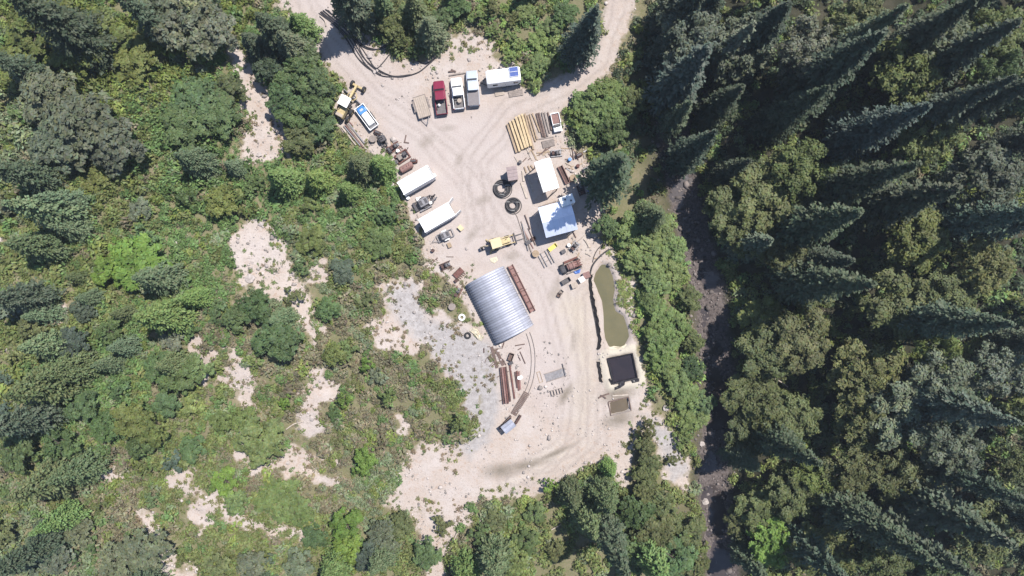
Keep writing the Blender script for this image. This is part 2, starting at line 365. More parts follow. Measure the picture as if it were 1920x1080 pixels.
for (sx_, sy_, ra, rb, an) in [(940,882,3.4,1.4,.1),(985,872,4.5,.9,.25),(1040,850,4.5,.5,.45),(800,265,2.2,1.2,.6),(860,300,1.6,.8,1.2),(905,375,1.8,1.0,.4),(885,440,2.2,.9,.9),(960,480,1.8,1.0,.2),(1040,545,2.6,1.1,1.3),(1000,250,1.5,.8,.3),(840,240,1.8,.7,.1),(1075,640,2.5,.6,1.4),(1060,740,2.2,.8,1.0),(1160,740,3.2,1.4,.2),(1160,785,3.0,1.6,.3)]:
    ax_, ay_ = M((sx_, sy_)); u = (xc-ax_)*math.cos(an) + (yc-ay_)*math.sin(an); v = -(xc-ax_)*math.sin(an) + (yc-ay_)*math.cos(an); st = np.maximum(st, np.exp(-((u/ra)**2 + (v/rb)**2))*(1 if sy_ > 730 else .6))
q_ = sdf(PACKED[0], xc + (fbm(xc, yc, 0.2, 41) - .5)*6, yc + (fbm(xc, yc, 0.2, 43) - .5)*6)
m3 = np.ones((len(xf), 4), np.float32); m3[core, 0] = np.clip(0.5 + q_/5, 0, 1); lr = np.minimum(np.abs(sdf(LINED, xc, yc) - 1.0), 9); m3[:, 1] = 0; m3[core, 1] = np.clip(1.0 - lr*.7, 0, 1); m3[:, 2] = 0; m3[core, 2] = st
nx, ny = len(gx), len(gy); I = np.arange(nx * ny).reshape(ny, nx)
F = np.stack([I[:-1, :-1], I[:-1, 1:], I[1:, 1:], I[1:, :-1]], -1).reshape(-1, 4)

def ground_material():
    m = bpy.data.materials.new('ground'); m.use_nodes = True; N = m.node_tree.nodes; L = m.node_tree.links
    b = N['Principled BSDF']; b.inputs['Roughness'].default_value = 0.95; b.inputs['Specular IOR Level'].default_value = 0.15
    tc = N.new('ShaderNodeTexCoord')
    def noise(s, d=6, ro=0.6):
        n = N.new('ShaderNodeTexNoise'); n.inputs['Scale'].default_value = s; n.inputs['Detail'].default_value = d; n.inputs['Roughness'].default_value = ro
        L.new(tc.outputs['Object'], n.inputs['Vector']); return n.outputs[0]
    def math_(op, a, b_=None, clamp=False):
        n = N.new('ShaderNodeMath'); n.operation = op; n.use_clamp = clamp
        for i, v in enumerate((a, b_)):
            if v is None: continue
            if isinstance(v, (int, float)): n.inputs[i].default_value = v
            else: L.new(v, n.inputs[i])
        return n.outputs[0]
    def ramp(v, p0, p1, c0=(0,0,0), c1=(1,1,1)):
        r = N.new('ShaderNodeValToRGB'); r.color_ramp.elements[0].position = p0; r.color_ramp.elements[1].position = p1
        r.color_ramp.elements[0].color = (*c0, 1); r.color_ramp.elements[1].color = (*c1, 1); L.new(v, r.inputs[0]); return r.outputs[0]
    def mix(f, a, c, mode='MIX'):
        n = N.new('ShaderNodeMix'); n.data_type = 'RGBA'; n.blend_type = mode
        for i, v in ((0, f), (6, a), (7, c)):
            if isinstance(v, (int, float)): n.inputs[i].default_value = v
            elif isinstance(v, tuple): n.inputs[i].default_value = (*v, 1)
            else: L.new(v, n.inputs[i])
        return n.outputs[2]
    a1 = N.new('ShaderNodeAttribute'); a1.attribute_name = 'm1'; s1 = N.new('ShaderNodeSeparateColor'); L.new(a1.outputs['Color'], s1.inputs[0])
    a2 = N.new('ShaderNodeAttribute'); a2.attribute_name = 'm2'; s2 = N.new('ShaderNodeSeparateColor'); L.new(a2.outputs['Color'], s2.inputs[0])
    a3 = N.new('ShaderNodeAttribute'); a3.attribute_name = 'm3'; s3 = N.new('ShaderNodeSeparateColor'); L.new(a3.outputs['Color'], s3.inputs[0])
    nb, nm, nf, nff = noise(0.08, 5), noise(0.45, 8, 0.65), noise(2.6, 8, 0.7), noise(9.0, 4, 0.7)
    # soil under the brush
    soil = mix(ramp(nm, 0.38, 0.62), (0.105, 0.108, 0.046), (0.170, 0.145, 0.095))
    soil = mix(ramp(nf, 0.45, 0.62), soil, (0.075, 0.095, 0.034))
    soil = mix(math_('MULTIPLY', ramp(nff, 0.48, 0.62), 0.7), soil, (0.045, 0.048, 0.024))
    soil = mix(math_('MULTIPLY', ramp(nff, 0.44, 0.34), 0.5), soil, (0.19, 0.165, 0.105))
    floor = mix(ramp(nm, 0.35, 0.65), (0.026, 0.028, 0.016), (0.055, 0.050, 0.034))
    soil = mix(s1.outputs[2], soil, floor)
    # bare ground
    bare = mix(ramp(nb, 0.35, 0.65), (0.352, 0.305, 0.282), (0.368, 0.321, 0.297))
    bare = mix(math_('MULTIPLY', ramp(nm, 0.45, 0.68), 0.45), bare, (0.312, 0.258, 0.236))
    bare = mix(ramp(math_('ADD', s2.outputs[0], math_('MULTIPLY', math_('SUBTRACT', nm, 0.5), 0.9)), 0.3, 0.9), bare, (0.375, 0.325, 0.270))
    ro = s3.outputs[0]
    nr, nr2 = noise(0.22, 9, 0.72), noise(1.3, 9, 0.75)
    bare = mix(math_('MULTIPLY', ro, ramp(nr, 0.38, 0.56)), bare, (0.300, 0.232, 0.188))
    bare = mix(math_('MULTIPLY', ro, math_('MULTIPLY', ramp(nr2, 0.50, 0.64), 0.65)), bare, (0.170, 0.138, 0.108))
    bare = mix(math_('MULTIPLY', ro, math_('MULTIPLY', ramp(nr2, 0.44, 0.34), 0.5)), bare, (0.40, 0.355, 0.325))
    gray = mix(ramp(nr2, 0.36, 0.62), (0.325, 0.302, 0.292), (0.212, 0.192, 0.182))
    gray = mix(math_('MULTIPLY', ramp(nff, 0.5, 0.66), 0.5), gray, (0.42, 0.41, 0.415))
    bare = mix(ramp(math_('ADD', s1.outputs[1], math_('MULTIPLY', math_('SUBTRACT', nm, 0.5), 0.8)), 0.30, 0.62), bare, gray)
    bare = mix(ramp(math_('ADD', s3.outputs[1], math_('MULTIPLY', math_('SUBTRACT', nf, 0.5), 0.8)), 0.35, 0.7), bare, (0.41, 0.37, 0.305))
    bare = mix(math_('MULTIPLY', ramp(nf, 0.55, 0.72), 0.34), bare, (0.20, 0.165, 0.145))
    bare = mix(math_('MULTIPLY', ramp(nff, 0.60, 0.70), 0.34), bare, (0.19, 0.16, 0.145))
    bare = mix(math_('MULTIPLY', s2.outputs[1], math_('MULTIPLY', ramp(nf, 0.25, 0.55), 0.7)), bare, (0.245, 0.208, 0.185))
    bare = mix(ramp(math_('MULTIPLY', s3.outputs[2], math_('ADD', nr2, 0.35)), 0.15, 0.9), bare, (0.165, 0.14, 0.112))
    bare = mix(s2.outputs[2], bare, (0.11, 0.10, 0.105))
    k = ramp(math_('ADD', s1.outputs[0], math_('MULTIPLY', math_('SUBTRACT', noise(0.6, 9, 0.75), 0.5), 0.8)), 0.42, 0.60)
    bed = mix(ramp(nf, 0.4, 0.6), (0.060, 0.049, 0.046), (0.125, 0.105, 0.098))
    kw = ramp(math_('ADD', s1.outputs[0], math_('MULTIPLY', math_('SUBTRACT', noise(0.9, 9, 0.8), 0.5), 1.1)), 0.22, 0.62)
    litter = mix(ramp(nr2, 0.42, 0.6), (0.215, 0.172, 0.118), (0.125, 0.115, 0.060))
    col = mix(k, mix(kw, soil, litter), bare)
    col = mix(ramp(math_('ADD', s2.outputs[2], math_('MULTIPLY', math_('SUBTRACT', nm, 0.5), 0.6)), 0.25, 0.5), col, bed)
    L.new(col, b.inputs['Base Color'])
    bp = N.new('ShaderNodeBump'); bp.inputs['Strength'].default_value = 0.7; bp.inputs['Distance'].default_value = 0.15
    L.new(math_('ADD', math_('MULTIPLY', nf, 1.0), math_('MULTIPLY', nff, 0.4)), bp.inputs['Height']); L.new(bp.outputs[0], b.inputs['Normal'])
    MAT['ground'] = m
ground_material()
gm = np_mesh('ground', np.stack([xf, yf, zf], 1), F, 'ground')
for nm_, arr in (('m1', m1), ('m2', m2), ('m3', m3)):
    a = gm.attributes.new(nm_, 'FLOAT_COLOR', 'POINT'); a.data.foreach_set('color', arr.ravel())
gm.polygons.foreach_set('use_smooth', np.ones(len(gm.polygons), bool))
ground = link(bpy.data.objects.new('ground', gm)); ground['kind'] = 'structure'

# ------------------------------------------------------------------ water
def water_material(name, col, col2, rough, scale, foam=None):
    m = mat(name, col, rough, var=0.2, scale=scale, col2=col2, spec=0.5)
    N = m.node_tree.nodes; L = m.node_tree.links; b = N['Principled BSDF']
    tc = N.new('ShaderNodeTexCoord'); n = N.new('ShaderNodeTexNoise'); n.inputs['Scale'].default_value = 3.0; n.inputs['Detail'].default_value = 4
    L.new(tc.outputs['Object'], n.inputs['Vector']); bp = N.new('ShaderNodeBump'); bp.inputs['Strength'].default_value = 0.15; bp.inputs['Distance'].default_value = 0.05
    L.new(n.outputs[0], bp.inputs['Height']); L.new(bp.outputs[0], b.inputs['Normal'])
    if foam:
        n2 = N.new('ShaderNodeTexNoise'); n2.inputs['Scale'].default_value = 1.1; n2.inputs['Detail'].default_value = 9; n2.inputs['Roughness'].default_value = 0.8
        mp = N.new('ShaderNodeMapping'); mp.inputs['Scale'].default_value = (1.6, 0.5, 1); L.new(tc.outputs['Object'], mp.inputs[0]); L.new(mp.outputs[0], n2.inputs['Vector'])
        r = N.new('ShaderNodeValToRGB'); r.color_ramp.elements[0].position = 0.62; r.color_ramp.elements[1].position = 0.72; L.new(n2.outputs[0], r.inputs[0])
        src = b.inputs['Base Color'].links[0].from_socket; mx = N.new('ShaderNodeMix'); mx.data_type = 'RGBA'
        L.new(r.outputs[0], mx.inputs[0]); L.new(src, mx.inputs[6]); mx.inputs[7].default_value = (*foam, 1); L.new(mx.outputs[2], b.inputs['Base Color'])
water_material('pond_water', (0.118, 0.103, 0.055), (0.095, 0.088, 0.048), 0.06, 0.3)
water_material('basin_water', (0.105, 0.082, 0.055), (0.085, 0.066, 0.045), 0.08, 0.4)
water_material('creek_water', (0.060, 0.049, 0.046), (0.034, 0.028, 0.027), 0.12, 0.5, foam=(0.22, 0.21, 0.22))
water_material('pool_water', (0.026, 0.020, 0.022), (0.018, 0.015, 0.018), 0.05, 0.5)
def sheet(name, poly, z, m, subdiv=False):
    me = bpy.data.meshes.new(name); me.from_pydata([(x, y, z) for x, y in poly], [], [tuple(range(len(poly)))])
    me.materials.append(MAT[m]); o = link(bpy.data.objects.new(name, me)); return o
def grow(poly, d):
    cx = sum(p[0] for p in poly)/len(poly); cy = sum(p[1] for p in poly)/len(poly)
    return [(p[0] + (p[0]-cx)/math.hypot(p[0]-cx, p[1]-cy)*d, p[1] + (p[1]-cy)/math.hypot(p[0]-cx, p[1]-cy)*d) for p in poly]
tag(sheet('pond_water', grow(POND, 0.9), -0.45, 'pond_water'), kind='structure')
tag(sheet('basin_water', BASIN, -0.42, 'basin_water'), kind='structure')
cl = []; cr = []
for yy in np.arange(-75, 90, 2.0):
    xx = float(np.interp(yy, ST_Y, ST_X)); w = 4.2; zz = min(gz(xx, yy), gz(xx-1, yy), gz(xx+1, yy)) + 0.38
    cl.append((xx-w, yy, -2.47)); cr.append((xx+w, yy, -2.47))
n = len(cl); me = bpy.data.meshes.new('creek_water'); me.from_pydata(cl + cr, [], [(i, n+i, n+i+1, i+1) for i in range(n-1)]); me.materials.append(MAT['creek_water'])
tag(link(bpy.data.objects.new('creek_water', me)), kind='structure')

# ------------------------------------------------------------------ plants
def diamonds(C, Nn, T, l, w):
    """leaf-like kites: centre, normal, length direction"""
    B = np.cross(Nn, T); B /= np.linalg.norm(B, axis=1, keepdims=True) + 1e-9
    T = np.cross(B, Nn); T /= np.linalg.norm(T, axis=1, keepdims=True) + 1e-9
    l = np.asarray(l).reshape(-1, 1); w = np.asarray(w).reshape(-1, 1)
    V = np.stack([C - T*l, C + B*w + T*l*0.1, C + T*l, C - B*w + T*l*0.1], 1)
    return V.reshape(-1, 3)
def quads(k): return np.arange(k*4).reshape(k, 4)
def unit(a): return a / (np.linalg.norm(a, axis=1, keepdims=True) + 1e-9)
def conifer_crown(seed, h=20.0, rad=3.3, dense=1.0, open_=0.1, lo=0.45):
    g = np.random.default_rng(seed); C = []; Nn = []; T = []; Ln = []; W = []; br = []
    nw = int(58 * dense)
    for k in range(nw):
        t = open_ + (1 - open_) * (k + g.random()*0.6) / nw; z = t*h
        Lb = rad * (1-t)**0.8 * (1.0 if t > 0.25 else 0.75 + t) + 0.18
        nb = int(g.integers(6, 9)); z += g.normal(0, 0.12); a0 = g.random()*6.28
        for j in range(nb):
            a = a0 + 6.283*j/nb + g.normal(0, 0.22); L = Lb * g.uniform(lo, 1.15); d = np.array([math.cos(a), math.sin(a), 0]); s_ = np.array([-d[1], d[0], 0])
            ns = max(5, int(L*11)); droop = g.uniform(0.18, 0.42)
            for q in range(ns):
                u = (q + 0.6) / ns; side = (-1)**q
                lat = side * g.uniform(0.03, 0.40) * L * (1.1-u) * (0.4 + u)
                c = d*L*u + s_*lat + np.array([0, 0, z + 0.10*L*u - droop*L*u*u + g.normal(0, 0.12)])
                dirv = d*0.8 + s_*side*g.uniform(0.3, 0.9) + np.array([0, 0, -droop*u*1.1])
                nn = np.array([0, 0, 1.0]) + d*0.45*u + g.normal(0, 0.42, 3)
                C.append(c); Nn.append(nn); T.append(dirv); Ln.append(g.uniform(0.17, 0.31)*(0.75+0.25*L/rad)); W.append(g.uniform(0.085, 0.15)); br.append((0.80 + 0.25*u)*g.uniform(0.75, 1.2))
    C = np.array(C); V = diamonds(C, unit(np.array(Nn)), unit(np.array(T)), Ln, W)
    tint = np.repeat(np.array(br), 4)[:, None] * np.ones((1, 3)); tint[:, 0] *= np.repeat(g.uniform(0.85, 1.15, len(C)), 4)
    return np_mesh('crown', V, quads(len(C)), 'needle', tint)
def lobes_points(g, n, lobes):
    """points and normals on a set of ellipsoid lobes (centre, radii)"""
    w = np.array([r[0]*r[1] for c, r in lobes]); idx = g.choice(len(lobes), n, p=w/w.sum())
    cc = np.array([c for c, r in lobes])[idx]; rr = np.array([r for c, r in lobes])[idx]
    d = unit(g.normal(0, 1, (n, 3))); d[:, 2] = np.where(d[:, 2] < -0.35, -d[:, 2], d[:, 2])
    sh = g.uniform(0.55, 1.0, (n, 1)) + np.abs(g.normal(0, 0.10, (n, 1))); p = cc + d*rr*sh
    return p, unit(d / rr), sh[:, 0]
def broadleaf_crown(seed, rad=3.0, h=6.0, n=3800, leaf=0.21, nl=12, low=0.25):
    g = np.random.default_rng(seed); lobes = []
    for k in range(nl):
        a = 6.283*k/nl*1.618*2 + g.normal(0, 0.3); q = rad*math.sqrt((k+0.4)/nl)*0.74; r = rad*g.uniform(0.6, 1.25)*0.95/math.sqrt(nl)*1.25
        zz = h*(low + (0.80-low)*(1 - (q/rad)**2*0.75)) + g.normal(0, 0.07*h)
        lobes.append(((q*math.cos(a), q*math.sin(a), zz - r*0.3), (r, r*g.uniform(0.85, 1.15), r*g.uniform(0.75, 1.1))))
    nc = max(30, n // 17); cp, cn, sh = lobes_points(g, nc, lobes); cr_ = rad*g.uniform(0.05, 0.105, nc)*(1.35 if rad < 2 else 1.0); ci = g.integers(0, nc, n)
    off = unit(g.normal(0, 1, (n, 3)))*(g.random((n, 1))**0.5); p = cp[ci] + off*cr_[ci][:, None]*np.array([1.25, 1.25, 0.8])
    nn = unit(cn[ci]*0.6 + off*0.5 + g.normal(0, 0.38, (n, 3)) + np.array([0.1, 0.08, 0.55])); T = unit(g.normal(0, 1, (n, 3)))
    V = diamonds(p, nn, T, g.uniform(0.7, 1.25, n)*leaf, g.uniform(0.38, 0.62, n)*leaf); cb = g.uniform(0.78, 1.22, nc)[ci]
    cl = 0.8 + 0.45*vnoise(p[:, 0], p[:, 1], 0.9, seed % 7)
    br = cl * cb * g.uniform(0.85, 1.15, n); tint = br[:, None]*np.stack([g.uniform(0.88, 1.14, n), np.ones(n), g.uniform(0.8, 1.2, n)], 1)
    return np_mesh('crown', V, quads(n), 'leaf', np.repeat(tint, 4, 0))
def trunk_mesh(seed, h, r, limbs=0, spread=1.5):
    g = random.Random(seed); m = MB(); pts = []; z = 0.0
    x = y = 0.0; prev = (0, 0, -0.4); pr = r*1.25
    for k in range(1, 6):
        nxt = (x + g.uniform(-1, 1)*0.02*h, y + g.uniform(-1, 1)*0.02*h, h*k/5); rr = r*(1 - 0.85*k/5) + 0.02
        m.cyl(prev, nxt, pr, rr, 7, caps=(k in (1, 5))); prev = nxt; pr = rr; pts.append(nxt)
    for k in range(limbs):
        b = pts[1 + k % 3]; a = 6.283*k/limbs + g.uniform(-.4, .4); e = (b[0]+math.cos(a)*spread*g.uniform(.7, 1.1), b[1]+math.sin(a)*spread*g.uniform(.7, 1.1), b[2] + spread*g.uniform(0.4, 0.9))
        m.cyl(b, e, r*0.4, r*0.12, 5)
    return m.mesh('trunk', 'bark')
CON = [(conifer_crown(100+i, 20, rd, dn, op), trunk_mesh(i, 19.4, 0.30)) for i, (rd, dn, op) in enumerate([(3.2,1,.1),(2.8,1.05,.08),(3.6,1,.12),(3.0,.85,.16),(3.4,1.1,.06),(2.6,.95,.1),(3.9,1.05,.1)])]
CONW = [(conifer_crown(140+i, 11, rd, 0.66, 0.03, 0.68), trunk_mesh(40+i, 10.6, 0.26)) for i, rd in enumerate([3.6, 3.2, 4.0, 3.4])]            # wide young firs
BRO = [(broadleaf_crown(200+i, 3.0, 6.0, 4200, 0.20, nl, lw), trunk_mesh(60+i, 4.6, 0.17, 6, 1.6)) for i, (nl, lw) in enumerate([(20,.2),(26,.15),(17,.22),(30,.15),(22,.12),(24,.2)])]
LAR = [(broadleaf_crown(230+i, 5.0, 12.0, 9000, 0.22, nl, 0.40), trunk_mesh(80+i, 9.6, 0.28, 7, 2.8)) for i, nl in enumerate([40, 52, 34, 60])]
BUS = [(broadleaf_crown(260+i, 1.6, 2.2, 900, 0.17, 8, 0.15), trunk_mesh(90+i, 1.6, 0.07, 6, 0.8)) for i in range(4)]
TINT = {'fir': (0.062,0.083,0.048), 'dark': (0.046,0.060,0.036), 'teal': (0.074,0.100,0.068), 'blue': (0.064,0.082,0.062), 'green': (0.078,0.118,0.046), 'gray': (0.112,0.130,0.082),
        'olive': (0.098,0.112,0.044), 'ygreen': (0.108,0.130,0.040), 'bright': (0.118,0.185,0.040), 'lime': (0.118,0.155,0.054), 'wil': (0.125,0.172,0.058), 'dry': (0.125,0.110,0.078), 'rusty': (0.20,0.08,0.045)}
TREES = []      # (kind, x, y, root)
def plant(kind, name, proto, x, y, sx, sz, tint, group, cat='tree'):
    crown, trunk = proto
    o = bpy.data.objects.new(name, None); o.empty_display_size = 0.5; o.location = (x, y, gz(x, y) - 0.1); o.rotation_euler = (random.gauss(0, .02), random.gauss(0, .02), random.uniform(0, 6.28)); o.scale = (sx, sx*random.uniform(.92, 1.08), sz); link(o)
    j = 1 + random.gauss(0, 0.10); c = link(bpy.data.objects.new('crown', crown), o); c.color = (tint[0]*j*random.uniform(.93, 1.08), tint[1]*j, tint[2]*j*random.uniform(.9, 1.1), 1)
    link(bpy.data.objects.new('trunk', trunk), o); tag(o, None, cat, group)
    TREES.append((kind, x, y, o)); return o
def tipxy(px, py, h):
    p = P(px, py, h); return p.x, p.y
CONIFERS = [  # tip pixel, height, tint, wide?
 (1322,88,24,'blue',0),(1352,243,22,'dark',0),(1177,290,24,'fir',0),(1152,322,10,'fir',1),(1105,14,17,'blue',0),(1668,58,26,'dark',0),(1705,4,24,'fir',0),(1718,300,25,'dark',0),(1626,402,24,'fir',0),
 (1792,352,22,'dark',0),(1642,522,25,'fir',0),(1606,488,17,'dark',0),(1444,452,14,'teal',0),(1548,880,22,'fir',0),(1738,1062,26,'fir',0),(1835,8,22,'dark',0),(1912,40,22,'dark',0),(1905,150,24,'dark',0),
 (1922,612,25,'fir',0),(1918,800,24,'teal',0),(1908,1030,24,'fir',0),(1560,165,22,'dark',0),(1480,10,20,'dark',0),(1415,40,19,'gray',0),(1300,190,16,'fir',0),
 
 (1815,1090,24,'fir',0),(1600,1100,20,'fir',0),(1425,880,12,'fir',0),(1850,760,18,'fir',0),
 (1740,190,22,'blue',0),(1400,150,17,'dark',0),(1410,300,14,'dark',0),
 (797,30,9,'blue',1),(768,-8,9,'fir',1),(622,-62,17,'fir',0),(700,-30,12,'green',0),(482,22,13,'fir',0),(520,58,11,'blue',1),(455,60,9,'fir',0),(545,25,8,'green',1),(15,-12,18,'dark',0),(345,2,12,'gray',1),(210,-15,15,'fir',0),
 (330,286,12,'teal',1),(248,520,13,'teal',1),(250,600,15,'green',1),(330,560,10,'green',1),(2,380,17,'teal',1),(60,365,12,'teal',1),(5,455,13,'fir',1),(5,735,16,'fir',1),(75,700,12,'fir',1),(8,935,17,'fir',1),(85,905,13,'fir',1),(60,1000,12,'green',1),(30,655,12,'teal',1),
 (500,325,10,'green',1),(575,330,8,'green',1),(660,300,9,'fir',1),(700,300,8,'green',1),(640,350,7,'green',1),(200,655,8,'teal',1),(170,690,8,'teal',1),(290,690,10,'fir',1),(90,420,9,'teal',1),(140,560,7,'teal',1),(205,590,7,'fir',1),
 (1170,1085,21,'fir',0),(1112,1008,12,'fir',1),(1142,962,11,'fir',1),(1148,893,6,'green',1),(1078,952,9,'dark',1),(925,1095,13,'fir',1),(1250,1100,15,'green',1),(870,1110,10,'green',1),(505,600,7,'teal',1),(700,1075,9,'fir',1),(610,1095,9,'green',1),
 (40,590,8,'teal',1),(120,520,6,'fir',1),(1240,395,11,'fir',1),(1440,1090,12,'fir',0),(420,305,7,'teal',1)]
for tx, ty, h, c, wd in CONIFERS:
    if wd and tx < 480: h *= 0.78
    x, y = tipxy(tx, ty, h)
    if wd: plant('young fir', 'young_fir', random.choice(CONW), x, y, h/11*random.uniform(.95, 1.1) if h < 11 else (h/11)**0.6, h/11, tuple(v*k_ for v, k_ in zip(TINT[c], (1.5, 1.45, 1.1))), 'young firs with wide skirts')
    else: plant('tall fir', 'fir_tree', random.choice(CON), x, y, (h/20)**0.7*(1.5 if tx == 1177 else random.uniform(1.1, 1.55)), h/20, TINT[c], 'tall firs')
for bx_, by_, h in [(1272,20,19),(1250,66,19),(1300,-20,22),(1232,118,13),(1290,66,20)]:
    p = P(bx_, by_); plant('tall fir', 'fir_tree', random.choice(CON), p.x, p.y, random.uniform(1.2, 1.5), h/20, TINT['dark'], 'tall firs')
BROAD = [ # crown centre pixel, crown radius m, height m, tint
 (150,245,7,8,'gray'),(85,185,5.5,7,'gray'),(215,270,5,7,'gray'),(352,45,5.5,9,'gray'),(410,60,4,7,'gray'),(300,30,4.5,8,'gray'),(105,270,4.5,6,'gray'),
 (255,492,5.2,5,'bright'),(205,505,3.4,4,'bright'),(725,402,2.1,3,'green'),(548,558,1.9,2.2,'olive'),(490,826,4.6,5,'lime'),(455,790,2.6,3,'lime'),(420,905,2.8,3.2,'bright'),(525,935,4.6,3.6,'lime'),(560,960,3.2,3,'lime'),
 (648,985,3.4,5,'bright'),(650,1030,2.8,5,'bright'),(683,858,2.2,4.5,'bright'),(678,880,1.8,3,'bright'),(725,745,1.7,4,'lime'),(645,751,1.6,3,'bright'),(535,752,1.4,2.6,'bright'),(628,668,2.4,4,'lime'),(652,655,1.8,3,'lime'),(686,685,1.5,3.2,'bright'),(860,795,1.75,4.5,'lime'),
 (414,790,2.2,3,'lime'),(515,640,4.4,6,'green'),(475,580,3.4,5,'green'),(440,600,2.6,4,'green'),(1031,908,1.35,2.6,'bright'),
 (560,145,4.2,7,'green'),(592,158,3.6,6,'green'),(530,185,3.6,6,'green'),(590,205,3.4,6,'green'),(604,186,2.2,4,'green'),(545,215,3,5,'green'),(560,95,3.6,6,'green'),(505,125,3,6,'fir'),(600,240,3,4,'green'),(560,260,3,4,'olive'),
 (1088,190,2.4,4,'wil'),(1108,178,2.2,4,'wil'),(1135,168,2.6,4.5,'wil'),(1162,178,2.4,5,'wil'),(1085,222,2.2,4,'wil'),(1110,212,2.8,5,'wil'),(1142,205,3.0,5.5,'wil'),(1172,212,2.4,4,'green'),(1102,250,2.4,4,'wil'),(1132,240,2.6,5,'wil'),(1150,245,3.2,5,'green'),(1190,190,3,5,'olive'),
 (1182,430,3.4,5,'wil'),(1228,425,4.2,6,'wil'),(1218,478,4.2,6,'wil'),(1262,468,3.6,6,'wil'),(1188,492,2.4,4,'wil'),(1232,528,3.6,5,'wil'),(1262,510,3.2,5,'wil'),(1222,565,2.6,4,'wil'),(1242,592,3.0,4.5,'wil'),(1228,622,2.6,4.5,'wil'),(1245,640,3.8,5.5,'wil'),(1236,668,2.8,4.5,'wil'),(1272,610,3.0,5,'wil'),(1250,688,2.8,4.5,'wil'),(1135,425,2.4,4,'green'),
 (1272,720,3.0,4.5,'wil'),(1293,748,3.0,4.5,'wil'),(1308,782,2.8,4.5,'wil'),(1287,790,2.4,4,'wil'),(1318,755,2.6,4,'green'),(1278,825,2.0,3,'wil'),(1300,690,2.6,4,'green'),(1295,560,2.4,4,'olive'),(1300,640,2.4,4,'olive'),
 (1213,805,2.0,3.5,'olive'),(1208,838,2.2,3.5,'olive'),(1218,866,2.4,3.5,'olive'),(1212,895,2.4,3.5,'olive'),(1262,862,1.4,1.8,'olive'),(1200,960,3.8,5,'green'),(1240,950,3.4,5,'olive'),(1228,1000,4.4,6,'olive'),(1285,1000,3.8,5,'olive'),(1262,1045,4.6,6,'green'),(1195,1040,4.0,6,'green'),(1300,1060,3.6,5,'olive'),(1215,925,2.8,4,'olive'),
 (988,1015,2.6,3,'green'),(1005,962,2.3,2.6,'lime'),(930,978,2.2,2.4,'olive'),(900,1005,2.0,2.4,'green'),(962,1052,3.2,4.5,'lime'),(1045,1035,2.2,3,'olive'),
 (690,22,3.0,4.5,'olive'),(735,52,2.8,4.5,'olive'),(720,8,3.0,5,'olive'),(765,25,2.6,4,'green'),(752,78,1.9,3.2,'olive'),(778,96,1.4,2.4,'green'),(830,35,2.2,3,'green'),(858,10,2.4,3.5,'green'),(895,30,2.0,3,'wil'),(925,55,1.6,2.4,'wil'),(955,108,2.0,3,'wil'),(985,140,2.0,3,'wil'),(1010,120,2.4,3.5,'wil'),(1010,75,2.4,3.5,'wil'),(1035,50,2.6,4,'wil'),(960,70,2.0,3,'wil'),(985,20,2.4,3,'wil'),(1048,95,2.2,3.5,'wil'),(1003,160,1.6,2.4,'wil'),(1060,25,2.6,4,'green'),(925,15,1.8,2.6,'olive'),(960,35,1.7,2.5,'olive'),
 (330,705,3.5,5,'green'),(298,688,3,4,'green'),(372,690,2.6,4,'lime'),(130,645,3,4,'teal'),(205,622,2.5,4,'green'),(240,790,3.8,5,'ygreen'),(282,802,3.4,5,'ygreen'),(198,800,3,4,'green'),(262,835,2.6,4,'green'),(272,1030,4.4,5,'gray'),(222,1052,3.8,5,'gray'),(90,1042,3.5,4,'gray'),(150,1000,3,3.4,'gray'),(470,1062,2.8,2.6,'gray'),(560,1058,2.8,3,'gray'),(590,1005,2.5,3,'green'),(690,1045,3,5,'teal'),(152,582,2.4,3,'teal'),(110,830,3.4,5,'green'),(35,850,3.6,5,'green'),(150,760,2.8,4,'green'),(310,760,2.6,3.6,'green'),(60,610,2.6,3.6,'olive'),
 (750,985,2.4,3.5,'olive'),(830,985,2,2.5,'olive'),(800,1040,3,4,'green'),(720,1010,3.4,4.5,'gray'),(60,60,5,5,'ygreen'),(140,95,5,5,'ygreen'),(90,30,4.4,5,'ygreen'),(200,60,4.4,5,'ygreen'),(250,110,4.4,4,'ygreen'),(30,130,4,4,'ygreen'),(360,190,4.6,4,'green'),(410,215,4.4,4,'green'),(340,240,4,4,'green'),(430,170,3.4,4,'olive')]
for cx, cy, rad, h, c in BROAD:
    if c == 'wil': h *= .72; rad *= .92
    p = P(cx, cy, h*0.6)
    if rad < 2.2: plant('bush', 'leafy_bush', random.choice(BUS), p.x, p.y, rad/1.6, h/2.2, TINT[c], 'leafy bushes standing apart', 'bush')
    else: plant('broadleaf', 'broadleaf_tree', random.choice(BRO), p.x, p.y, rad/3.0, h/6.0, TINT[c], 'broadleaf trees')
bq = random.Random(21); nb_ = 0; tries = 0
